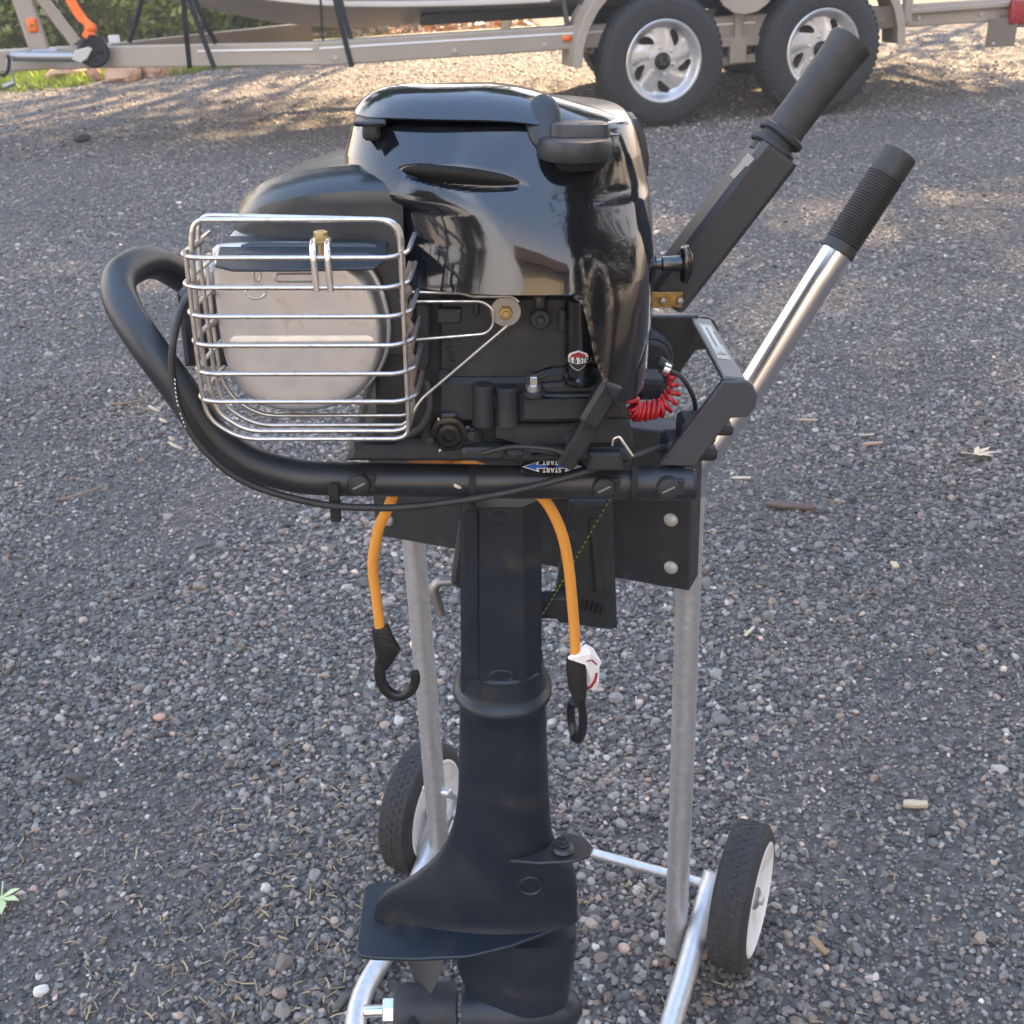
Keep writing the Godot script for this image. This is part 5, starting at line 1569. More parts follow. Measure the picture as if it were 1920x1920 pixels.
	put("winch_brace", bar([Vector3(-3.0796, 0.5411, -0.82), Vector3(-3.2068, 0.7626, -0.82), Vector3(-3.2472, 0.8301, -0.82)], 0.06, 0.05, Vector3.RIGHT), M.tan, t)
	# swivel jack folded flat, with its wheel and crank
	var jack := Mb.new()
	jack.rod(Vector3(-3.3969, 0.5028, -0.66), Vector3(-3.0777, 0.4791, -0.66), 0.026, 16, 0.004)
	jack.rod(Vector3(-3.1597, 0.4838, -0.66), Vector3(-3.0095, 0.4725, -0.66), 0.022, 16, 0.004)
	jack.box(Vector3(-3.2286, 0.5116, -0.7), Vector3(0.13, 0.03, 0.06), Basis(), 0.006)
	var jk := put("tongue_jack", jack, M.jack_steel, t)
	jack = Mb.new()
	var jw: Vector3 = Vector3(-2.9787, 0.499, -0.68)
	jack.lathe([[0.03, -0.03], [0.072, -0.03], [0.082, -0.018], [0.082, 0.018], [0.072, 0.03], [0.06, 0.03], [0.056, 0.022], [0.03, 0.022]], Transform3D(Basis(Vector3.RIGHT, PI / 2), jw), 36)
	var jwheel := put("jack_wheel", jack, M.tyre, jk)
	for k in 5:
		jack = Mb.new()
		var a := TAU * k / 5
		jack.box(jw + Vector3(cos(a) * 0.035, sin(a) * 0.035, 0.024), Vector3(0.045, 0.014, 0.008), Basis(Vector3.BACK, a), 0.003)
		put("spoke", jack, M.strap, jwheel)
	jack = Mb.new()
	jack.prism(PackedVector2Array([Vector2(-3.0898, 0.4686), Vector2(-3.0671, 0.5129), Vector2(-2.9951, 0.5276), Vector2(-2.9753, 0.5158), Vector2(-3.0056, 0.4745), Vector2(-3.0465, 0.45)]), Transform3D(Basis(), Vector3(0, 0, -0.63)), 0.02, 0.003)
	put("wheel_fork", jack, M.jack_plate, jk)
	jack = Mb.new()
	jack.tube(rounded([Vector3(-3.3718, 0.5028, -0.64), Vector3(-3.4081, 0.5102, -0.64), Vector3(-3.4224, 0.4711, -0.64), Vector3(-3.4079, 0.3895, -0.64), Vector3(-3.4247, 0.3635, -0.64)], 0.03), 0.007, 8)
	jack.rod(Vector3(-3.4709, 0.3528, -0.64), Vector3(-3.4066, 0.3705, -0.64), 0.014, 12, 0.003)
	put("crank", jack, M.jack_steel, jk)
	jack = Mb.new()
	jack.tube(curve([Vector3(-3.4652, 0.4182, -0.6), Vector3(-3.4445, 0.4143, -0.6), Vector3(-3.4204, 0.4369, -0.6), Vector3(-3.4033, 0.4891, -0.6), Vector3(-3.4086, 0.5132, -0.6)], 4), 0.009, 8)
	put("jack_cable", jack, M.strap, jk)
	jack = Mb.new()
	jack.box(Vector3(-2.878, 0.5467, -0.86), Vector3(0.06, 0.04, 0.01), Basis(), 0.002)
	put("white_sticker", jack, M.white_print, t)


func make_fender(t: Node3D, z: float) -> void:
	var k := 1.0 if z > 0 else -1.0
	# the side skirt: arches over each wheel and dips between them
	var edge := []
	for i in 13:
		var a := PI * (1.0 - i / 12.0) + (0.18 if i == 0 else 0.0)
		edge.append(Vector2(-0.0 + 0.435 * cos(a), 0.34 + 0.435 * sin(a)))
	var low := PackedVector2Array()
	# outer arch up the front, flat top, down the rear
	var top := PackedVector2Array()
	for i in 10:
		var a := PI - i / 9.0 * PI * 0.5
		top.append(Vector2(0.49 * cos(a), 0.335 + 0.49 * sin(a)))
	for i in 10:
		var a := PI * 0.5 - i / 9.0 * PI * 0.5
		top.append(Vector2(0.905 + 0.49 * cos(a), 0.345 + 0.49 * sin(a)))
	for i in 10:
		var a := i / 9.0 * PI * 0.62
		low.append(Vector2(0.905 + 0.445 * cos(a), 0.345 + 0.445 * sin(a)))
	for i in 9:
		var a := PI * 0.0 - PI * i / 8.0
		low.append(Vector2(0.4525 + 0.175 * cos(a), 0.71 + 0.165 * sin(a)))
	for i in 10:
		var a := PI * 0.38 + i / 9.0 * PI * 0.62
		low.append(Vector2(0.445 * cos(a), 0.335 + 0.445 * sin(a)))
	var outline := PackedVector2Array()
	outline.append_array(top)
	outline.append_array(low)
	var mb := Mb.new()
	mb.prism(outline, Transform3D(Basis(), Vector3(0, 0, z + k * 0.01)), 0.012, 0.003)
	var skirt := put("fender", mb, M.tan, t)
	mb = Mb.new()
	var path := []
	for p in top:
		path.append(Vector3(p.x, p.y, z - k * 0.13))
	mb.sweep(path, Mb.rect(0.24, 0.008, 0.003), Vector3.BACK)
	var roof := put("fender_top", bar_roof(path), M.tan, skirt)
	roof.set_meta("label", "curved top of the fender over both wheels")


func bar_roof(path: Array) -> Mb:
	var mb := Mb.new()
	mb.sweep(path, Mb.rect(0.006, 0.25, 0.002), Vector3.BACK)
	return mb


func trailer_wheel(t: Node3D, at: Vector3, turn: float) -> void:
	var k := 1.0 if at.z > -0.5 else -1.0
	var to := Transform3D(Basis(Vector3.RIGHT, PI / 2 * k), at)
	var mb := Mb.new()
	var prof := [[0.195, -0.10], [0.23, -0.108], [0.29, -0.105], [0.322, -0.09], [0.3385, -0.072]]
	for g in [-0.045, 0.0, 0.045]:
		for q in [[0.3405, -0.014], [0.334, -0.011], [0.334, -0.005], [0.3405, -0.002]]:
			prof.append([q[0], g + q[1] + 0.008])
	prof.append_array([[0.3385, 0.072], [0.322, 0.09], [0.305, 0.099], [0.30, 0.101], [0.297, 0.1035], [0.27, 0.1065], [0.262, 0.1085], [0.25, 0.108], [0.23, 0.108], [0.212, 0.104], [0.203, 0.096], [0.197, 0.0]])
	mb.lathe(prof, to, 72, true)
	var wheel_ := put("wheel", mb, M.tyre, t, 30)
	wheel_.set_meta("label", "front trailer wheel" if at.x < 0.5 else "rear trailer wheel")
	mb = Mb.new()
	for i in 60:
		for j in [-1, 1]:
			var b := Basis(Vector3.BACK, TAU * (i + 0.25 * j) / 60)
			mb.box(at + b * Vector3(0.333, 0, 0.066 * j), Vector3(0.016, 0.022, 0.040), b * Basis(Vector3.RIGHT, 0.2 * j), 0.003)
	put("tread_blocks", mb, M.tyre, wheel_).set_meta("kind", "stuff")
	# alloy wheel: a dished disc with five swept windows
	mb = Mb.new()
	var seg := 240
	var radii := [0.0, 0.03, 0.055, 0.075, 0.085, 0.092, 0.098, 0.103, 0.108, 0.114, 0.120, 0.126, 0.132, 0.138, 0.144, 0.150, 0.156, 0.161, 0.166, 0.172, 0.184, 0.19, 0.197, 0.205, 0.212]
	var high := [0.075, 0.075, 0.072, 0.068, 0.067, 0.0665, 0.066, 0.0655, 0.065, 0.064, 0.0635, 0.063, 0.062, 0.061, 0.060, 0.059, 0.058, 0.058, 0.059, 0.064, 0.084, 0.098, 0.105, 0.106, 0.100]
	var pt := func(i: int, j: int) -> Vector3:
		var a := TAU * j / seg
		var u := fposmod((a - turn) / TAU * 5.0 + (radii[i] - 0.12) * 2.2, 1.0) - 0.5
		var h: float = high[i]
		if i >= 3 and i <= 17:
			h += 0.003 * smoothstep(0.2, 0.45, absf(u)) - 0.004 * smoothstep(0.34, 0.22, absf(u)) * smoothstep(0.10, 0.15, radii[i])
		return to * Vector3(radii[i] * cos(a), h, radii[i] * sin(a))
	for i in radii.size() - 1:
		for j in seg:
			var rm: float = (radii[i] + radii[i + 1]) / 2
			var u := fposmod((TAU * (j + 0.5) / seg - turn) / TAU * 5.0 + (rm - 0.12) * 2.2, 1.0) - 0.5
			if absf(u + 0.05 * (rm - 0.13) / 0.03) < (0.15 + 0.9 * (rm - 0.13)) * sqrt(maxf(0.0, 1.0 - pow((rm - 0.132) / 0.034, 2))):
				continue
			mb.quad(pt.call(i, j), pt.call(i + 1, j), pt.call(i + 1, j + 1), pt.call(i, j + 1))
	var rim := put("alloy_rim", mb, M.alloy, wheel_, 35)
	mb = Mb.new()
	mb.lathe([[0.206, -0.08], [0.20, -0.08], [0.185, -0.03], [0.18, 0.03], [0.196, 0.09], [0.206, 0.09]], to, 48, true)
	mb.rod(to * Vector3(0, -0.06, 0), to * Vector3(0, -0.02, 0), 0.178, 40)
	put("brake_drum", mb, M.frame_steel, wheel_)
	mb = Mb.new()
	mb.lathe([[0.045, 0.06], [0.045, 0.078], [0.042, 0.083], [0.034, 0.085], [0.031, 0.082], [0.029, 0.095], [0.025, 0.104], [0.020, 0.106], [0.019, 0.102], [0.001, 0.100]], to, 28)
	put("hub_cap", mb, M.hub_dark, rim, 30)
	for j in 6:
		mb = Mb.new()
		var a := TAU * j / 6 + 0.3
		var p := Vector3(0.068 * cos(a), 0.066, 0.068 * sin(a))
		mb.rod(to * p, to * (p + Vector3(0, 0.017, 0)), 0.0095, 10, 0.002)
		put("lug_nut", mb, M.alloy, wheel_)


func make_boat() -> void:
	var o := thing("boat", "taupe aluminium boat with a pale stripe, strapped on the trailer", "boat", trailer_at)
	var mb := Mb.new()
	var rings := []
	# [x, keel height, chine height, chine half width, gunwale half width, gunwale height]
	for q in [[-3.15, 1.15, 1.18, 0.02, 0.05, 1.75], [-2.9, 0.90, 0.98, 0.10, 0.30, 1.72], [-2.6, 0.745, 0.86, 0.20, 0.50, 1.68], [-2.3, 0.66, 0.78, 0.33, 0.66, 1.64], [-2.0, 0.585, 0.72, 0.45, 0.78, 1.6], [-1.6, 0.53, 0.675, 0.56, 0.88, 1.57], [-1.0, 0.535, 0.655, 0.66, 0.94, 1.54], [0.0, 0.54, 0.645, 0.72, 0.97, 1.5], [1.2, 0.545, 0.65, 0.72, 0.97, 1.48], [2.3, 0.54, 0.66, 0.72, 0.97, 1.48]]:
		var ring := PackedVector3Array()
		for s in [[0.0, q[1]], [0.33 * q[3], lerpf(q[1], q[2], 0.30)], [0.66 * q[3], lerpf(q[1], q[2], 0.62)], [q[3], q[2]], [q[3] + 0.03, q[2] + 0.004], [lerpf(q[3], q[4], 0.5) + 0.02, lerpf(q[2], q[5], 0.4)], [q[4], q[5]], [q[4] - 0.03, q[5] + 0.02], [0.0, q[5] - 0.1]]:
			ring.append(Vector3(q[0], s[1], -0.875 + s[0]))
		for k in range(7, 0, -1):
			ring.append(Vector3(ring[k].x, ring[k].y, -0.875 * 2 - ring[k].z))
		rings.append(ring)
	mb.loft(rings)
	var hull := put("hull", mb, M.hull, o, 25)
	for side in [1.0, -1.0]:
		var path := []
		for q in [[-2.62, 0.87, 0.22], [-2.3, 0.79, 0.35], [-2.0, 0.728, 0.47], [-1.6, 0.683, 0.585], [-1.0, 0.662, 0.69], [-0.55, 0.658, 0.725]]:
			path.append(Vector3(q[0], q[1], -0.875 + side * q[2]))
		mb = Mb.new()
		mb.sweep(curve(path, 5), Mb.rect(0.03, 0.028, 0.006))
		put("spray_rail", mb, M.hull_stripe, hull)
	# straps and cords holding it down
	for q in [[[342, -40, -.18], [347, 40, -.19], [356, 128, -.26], "black tie-down strap, leftmost on the tongue of the trailer"], [[335, -60, -.3], [362, 20, -.3], [402, 128, -.2], "black strap slanting right across the stripe of the tongue rail"], [[362, -10, -.3], [382, 38, -.3], [405, 82, -.32], "short black strap from bow to top of the tongue rail"], [[600, -20, -.10], [603, 35, -.10], [606, 85, -.10], "thin black cord hanging straight down from the hull's stripe"], [[622, -30, -.05], [638, 40, .004], [660, 126, .006], "long black strap crossing the frame rail to its lower edge"], [[636, -10, -.16], [648, 40, -.12], [660, 80, -.07], "black strap ending on top of the frame rail under the hull"]]:
		var p := []
		for c in q.slice(0, 3):
			p.append(trailer_spot(c[0], c[1], c[2]))
		mb = Mb.new()
		mb.sweep(p, Mb.rect(0.026 if not "cord" in q[3] else 0.012, 0.004, 0.001), Vector3.BACK)
		var strap := put("tie_down_strap", mb, M.strap, self)
		strap.transform = trailer_at
		tag(strap, q[3], "strap", "black straps tying the boat down")
	for q in [[[268, -5], [255, 42], [242, 78], "black rod leaning from the tongue towards the bow"]]:
		mb = Mb.new()
		mb.tube([trailer_spot(268, -8, -0.86), trailer_spot(255, 38, -0.86), trailer_spot(242, 79, -0.86)], 0.014, 8)
		var rod := put("bow_support_rod", mb, M.strap, self)
		rod.transform = trailer_at
		tag(rod, q[3], "rod")
	mb = Mb.new()
	var op := curve([trailer_spot(118, -30, -0.70), trailer_spot(135, 5, -0.69), trailer_spot(152, 32, -0.68), trailer_spot(168, 48, -0.66), trailer_spot(172, 66, -0.64)], 5)
	var os := []
	for i in op.size():
		os.append([1.0, 1.0, 1.0, 0.8, 0.7, 0.9][mini(i / 4, 5)])
	mb.sweep(op, squarish(0.026, 0.012, 3.0), Vector3.BACK, os)
	mb.lump(trailer_spot(170, 52, -0.65), Vector3(0.034, 0.028, 0.025), Basis(), 6)
	mb.sweep([trailer_spot(166, 52, -0.64), trailer_spot(160, 66, -0.63), trailer_spot(158, 70, -0.63)], Mb.rect(0.03, 0.006, 0.001), Vector3.BACK)
	var orange := put("winch_strap", mb, M.orange, self)
	orange.transform = trailer_at
	tag(orange, "bright orange webbing strap knotted above the jack wheel", "strap")


func trailer_spot(px: float, py: float, n: float) -> Vector3:
	# a point measured on the photograph, taken to the plane n metres in front of the trailer's near rail
	var look := Basis(Vector3.RIGHT, deg_to_rad(-26.5)) * Basis(Vector3.BACK, deg_to_rad(-2.6))
	var inv := trailer_at.affine_inverse()
	var a := inv * Vector3(0, 1.1, 0)
	var d := inv.basis * (look * Vector3(px - 960.0, 960.0 - py, -2156.19))
	return a + d * ((n - a.z) / d.z)


# ---------------------------------------------------------------- plants, stones, small things
func leaf_clump(n: int, size: float, spread: float, s: int, long := 1.6) -> ArrayMesh:
	var r := RandomNumberGenerator.new()
	r.seed = s
	var st := SurfaceTool.new()
	st.begin(Mesh.PRIMITIVE_TRIANGLES)
	for i in n:
		var c := Vector3(r.randfn(), r.randfn(), r.randfn()) * spread
		var b := Basis.from_euler(Vector3(r.randf_range(-0.9, 0.9), r.randf() * TAU, r.randf_range(-0.9, 0.9)))
		var l := size * r.randf_range(0.7, 1.3)
		var w := l / long / 2
		var p := [Vector3(0, 0, 0), Vector3(-w, 0.02 * l, l * 0.4), Vector3(0, -0.06 * l, l * 0.5), Vector3(w, 0.02 * l, l * 0.4), Vector3(0, -0.12 * l, l)]
		for f in [[0, 1, 2], [0, 2, 3], [1, 4, 2], [2, 4, 3]]:
			for k in f:
				st.add_vertex(c + b * p[k])
	return st.commit()


func tree(called: String, label: String, at: Vector3, height: float, crown: Vector3, crown_y: float, clumps: int, mat: Material, r0: float, s: int, group := "", leaf := 0.13) -> void:
	var r := RandomNumberGenerator.new()
	r.seed = s
	var t := thing(called, label, "tree", Transform3D(Basis(), at), group)
	var mb := Mb.new()
	var lean := Vector3(r.randfn() * 0.3, 0, r.randfn() * 0.3)
	var path := curve([Vector3(0, -0.2, 0), Vector3(0, 0.3, 0), lean * 0.5 + Vector3(0, height * 0.35, 0), lean * 1.4 + Vector3(0, height * 0.7, 0), lean * 1.6 + Vector3(0, height * 0.95, 0)], 5)
	var sc := []
	for i in path.size():
		sc.append(lerpf(1.35 if i == 0 else 1.0, 0.15, float(i) / path.size()))
	mb.tube(path, r0, 10, sc)
	var cl := []
	for k in 12:
		var f := r.randf_range(0.3, 0.9)
		var p0: Vector3 = path[int(f * (path.size() - 1))]
		var a := r.randf() * TAU
		var e := Vector3(cos(a) * crown.x * 0.7, crown_y + r.randf_range(-0.5, 0.6) * crown.y, sin(a) * crown.z * 0.7)
		var limb := curve([p0, p0.lerp(e, 0.5) + Vector3(0, 0.3, 0), e], 4)
		var ls := []
		for i in limb.size():
			ls.append(lerpf(1.0, 0.2, float(i) / limb.size()))
		mb.tube(limb, r0 * 0.32, 6, ls)
	put("trunk", mb, M.bark, t)
	for k in 40:
		var d := Vector3(r.randfn(), r.randfn(), r.randfn()).normalized() * pow(r.randf(), 0.4)
		if d.y < 0.1 and r.randf() < 0.55:
			d.y = absf(d.y)
		cl.append(Vector3(0, crown_y, 0) + d * crown)
	var list := []
	for i in clumps:
		var c: Vector3 = cl[r.randi() % cl.size()]
		var p := c + Vector3(r.randfn() * 0.115 * crown.x, r.randfn() * 0.095 * crown.y, r.randfn() * 0.14 * crown.z)
		var b := Basis.from_euler(Vector3(r.randf() * 0.7, r.randf() * TAU, r.randf() * 0.7)).scaled(Vector3.ONE * r.randf_range(0.7, 1.3))
		var v := r.randf_range(0.6, 1.3)
		list.append([Transform3D(b, p), Color(v * r.randf_range(0.9, 1.15), v, v * 0.9)])
	scatter("crown", leaf_clump(9, leaf, 0.16, s), mat, list, t)


func shrub(label: String, at: Vector3, size: Vector3, clumps: int, s: int, group: String) -> void:
	var r := RandomNumberGenerator.new()
	r.seed = s
	var t := thing("shrub", label, "shrub", Transform3D(Basis(), at), group)
	for k in 5:
		var a := r.randf() * TAU
		var mb := Mb.new()
		mb.tube(curve([Vector3(cos(a) * 0.08, -0.05, sin(a) * 0.08), Vector3(cos(a) * 0.2, size.y * 0.5, sin(a) * 0.2), Vector3(cos(a) * size.x * 0.6, size.y * 0.95, sin(a) * size.z * 0.6)], 4), 0.018, 6)
		put("stem", mb, M.bark, t)
	var list := []
	for i in clumps:
		var d := Vector3(r.randfn(), r.randfn(), r.randfn()).normalized() * pow(r.randf(), 0.45)
		var v := r.randf_range(0.55, 1.4)
		list.append([Transform3D(Basis.from_euler(Vector3(r.randf() * TAU, r.randf() * TAU, 0)).scaled(Vector3.ONE * r.randf_range(0.7, 1.3)), Vector3(0, size.y * 0.55, 0) + d * size * Vector3(1, 0.55, 1)), Color(v, v, v * 0.9)])
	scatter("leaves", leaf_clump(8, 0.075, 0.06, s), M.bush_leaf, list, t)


func on_ground(x: float, z: float) -> Vector3:
	return Vector3(x, ground_height(x, z), z)


func make_trees() -> void:
	var k := 0
	for q in [[-4.6, -15.4, 15.0, 3.6, 0.16, "slim dark trunk at the far left edge behind the winch post"], [-3.7, -15.0, 14.0, 3.2, 0.12, "dark trunk right of the orange strap behind the tongue"], [-2.9, -15.6, 15.0, 3.4, 0.12, "thin trunk between orange strap and black rod"], [-1.9, -16.2, 15.5, 3.6, 0.14, "tree trunk behind the bow's black straps"], [0.9, -17.6, 16.0, 4.2, 0.17, "tree behind the boat hull, shading the drive"], [4.2, -17.0, 16.0, 4.2, 0.18, "tree behind the trailer's alloy wheels"], [7.6, -17.2, 16.0, 4.2, 0.18, "tree beyond the trailer's tail lamp"], [-7.8, -16.8, 16.0, 4.2, 0.2, "tree beyond the left edge of the grass"], [11.4, -18.0, 16.0, 4.4, 0.2, "tree far to the right of the trailer"], [-11.8, -18.0, 16.0, 4.4, 0.2, "tree far to the left of the trailer"]]:
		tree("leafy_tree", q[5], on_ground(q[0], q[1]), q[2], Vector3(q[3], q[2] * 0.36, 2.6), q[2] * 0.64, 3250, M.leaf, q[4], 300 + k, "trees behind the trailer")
		k += 1
	k = 0
	for q in [[-4.5, -11.8, 0.7, 1.0], [-3.7, -12.2, 0.8, 1.1], [-2.9, -11.9, 0.7, 0.9], [-2.2, -12.4, 0.75, 1.1], [-1.5, -12.9, 0.7, 0.8], [-0.6, -13.6, 0.6, 0.45], [-5.4, -12.0, 0.8, 1.2], [-4.6, -13.6, 1.0, 1.5], [-3.4, -13.9, 1.0, 1.5], [-2.1, -14.2, 1.0, 1.5], [-5.9, -13.8, 1.0, 1.6]]:
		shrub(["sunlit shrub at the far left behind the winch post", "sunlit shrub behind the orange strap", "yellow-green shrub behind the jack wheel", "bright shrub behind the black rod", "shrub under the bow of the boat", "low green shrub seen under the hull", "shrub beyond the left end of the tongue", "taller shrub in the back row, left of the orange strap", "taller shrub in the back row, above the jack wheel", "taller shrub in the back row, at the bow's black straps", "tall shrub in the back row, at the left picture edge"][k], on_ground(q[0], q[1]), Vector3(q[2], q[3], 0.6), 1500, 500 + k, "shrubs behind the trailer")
		k += 1
	# trees and a house behind the viewer, seen mirrored in the cowl
	tree("conifer_tree", "tall dark tree behind the viewer, mirrored at the left of the cowl", on_ground(-5.2, 7.5), 11.0, Vector3(2.0, 4.6, 2.0), 5.4, 5200, M.dark_leaf, 0.2, 700, "trees mirrored in the cowl", 0.16)
	tree("conifer_tree", "broad dark tree behind the viewer, mirrored at the right of the cowl", on_ground(6.6, 0.8), 8.0, Vector3(3.0, 3.4, 3.6), 3.9, 6500, M.dark_leaf, 0.2, 701, "trees mirrored in the cowl", 0.16)
	var house := thing("house", "pale house with a dark roof behind the viewer, mirrored in the cowl", "house", Transform3D(Basis(Vector3.UP, 0.2), on_ground(3.2, 9.5)))
	var mb := Mb.new()
	mb.box(Vector3(0, 1.7, 0), Vector3(5.0, 3.4, 4.0), Basis(), 0.02)
	var wall := put("wall", mb, M.siding, house)
	mb = Mb.new()
	mb.prism(PackedVector2Array([Vector2(-2.4, 3.4), Vector2(2.4, 3.4), Vector2(0, 5.2)]), Transform3D(Basis(Vector3.UP, PI / 2), Vector3(2.8, 0, 0)), 5.6, 0.02)
	put("roof", mb, M.roof, house)
	for x in [-1.4, 1.3]:
		mb = Mb.new()
		mb.box(Vector3(x, 1.7, -2.01), Vector3(1.0, 1.2, 0.08), Basis(), 0.01)
		put("window", mb, M.label, wall)
	# grass strip and rocks at the left
	var list := []
	var r := RandomNumberGenerator.new()
	r.seed = 77
	for i in 15000:
		var z := r.randf_range(-13.0, -8.6)
		var x := r.randf_range(-7.5, -0.6)
		var edge := -9.28 - (x + 3.73) * 0.58 + 0.12 * sin(x * 7.0) + 0.08 * sin(x * 17.0)
		if z > edge + r.randfn() * 0.05:
			continue
		var v := r.randf_range(0.6, 1.35)
		list.append([Transform3D(Basis.from_euler(Vector3(r.randfn() * 0.4, r.randf() * TAU, r.randfn() * 0.4)).scaled(Vector3.ONE * r.randf_range(0.6, 1.5)), on_ground(x, z)), Color(v, v, v * 0.8)])
	tag(scatter("grass", grass_tuft(), M.grass, list), "bright green grass strip at the drive's left edge", "grass")
	k = 0
	for q in [[132, 152, 0.19, 0.125, 0.3], [176, 150, 0.065, 0.12, 0.0], [232, 146, 0.19, 0.105, 0.9], [195, 140, 0.12, 0.12, 0.4], [292, 140, 0.17, 0.09, 0.1], [345, 134, 0.10, 0.05, 0.6]]:
		var p: Vector3 = [Vector3(-3.3714, 0.2209, -9.8374), Vector3(-3.1628, 0.2192, -9.7683), Vector3(-2.9202, 0.2187, -9.7497), Vector3(-3.1624, 0.2272, -10.0872), Vector3(-2.7037, 0.2225, -9.8982), Vector3(-2.5141, 0.2266, -10.0626)][k]
		mb = rock(q[2], q[3], 900 + k)
		var o := put("boulder", mb, M.rock, self, 28)
		o.transform = Transform3D(Basis(Vector3.UP, q[4] * 2), p + Vector3(0, q[3] * 0.32, 0))
		tag(o, ["large reddish boulder below the jack, leftmost of the rocks", "narrow upright tan rock right of the large boulder", "reddish boulder with a sloping top under the tongue rail", "grey-brown rock between the narrow rock and the sloping one", "flat tan boulder left of the first black strap", "small half-buried rock at the end of the grass"][k], "boulder", "boulders at the grass edge")
		k += 1
	# fallen leaves behind the trailer
	list = []
	for i in 2600:
		var x := r.randf_range(-2.6, 0.4)
		var z := r.randf_range(-14.5, -11.2) + x * 0.3
		var v := r.randf_range(0.6, 1.3)
		list.append([Transform3D(Basis.from_euler(Vector3(r.randfn() * 0.4, r.randf() * TAU, r.randfn() * 0.4)), on_ground(x, z) + Vector3(0, r.randf() * 0.04 + 0.01, 0)), Color(v, v * r.randf_range(0.8, 1.0), v * 0.8)])
	tag(scatter("leaf_litter", leaf_clump(3, 0.09, 0.05, 5, 1.3), M.dead_leaf, list), "brown fallen leaves on the ground seen under the hull", "leaf litter")


func grass_tuft() -> ArrayMesh:
	var r := RandomNumberGenerator.new()
	r.seed = 9
	var st := SurfaceTool.new()
	st.begin(Mesh.PRIMITIVE_TRIANGLES)
	for i in 9:
		var a := r.randf() * TAU
		var c := Vector3(r.randfn() * 0.025, 0, r.randfn() * 0.025)
		var side := Vector3(cos(a), 0, sin(a)) * 0.004
		var tip := c + Vector3(r.randfn() * 0.03, r.randf_range(0.04, 0.10), r.randfn() * 0.03)
		for p in [c - side, c + side, tip]:
			st.add_vertex(p)
	return st.commit()


func rock(w: float, h: float, s: int) -> Mb:
	var r := RandomNumberGenerator.new()
	r.seed = s
	var n := noise(0.9, 4, s)
	var mb := Mb.new()
	mb.lump(Vector3.ZERO, Vector3.ONE, Basis(), 12)
	var planes := []
	for k in 10:
		planes.append([Vector3(r.randfn(), r.randfn(), r.randfn()).normalized(), r.randf_range(0.6, 0.9)])
	for i in mb.t.size():
		var p := mb.t[i]
		for pl in planes:
			var d: float = p.dot(pl[0]) - pl[1]
			if d > 0:
				p -= pl[0] * d * 0.9
		p *= 1.0 + 0.15 * n.get_noise_3dv(p * 1.6)
		mb.t[i] = p * Vector3(w, h, w * 0.8)
	return mb


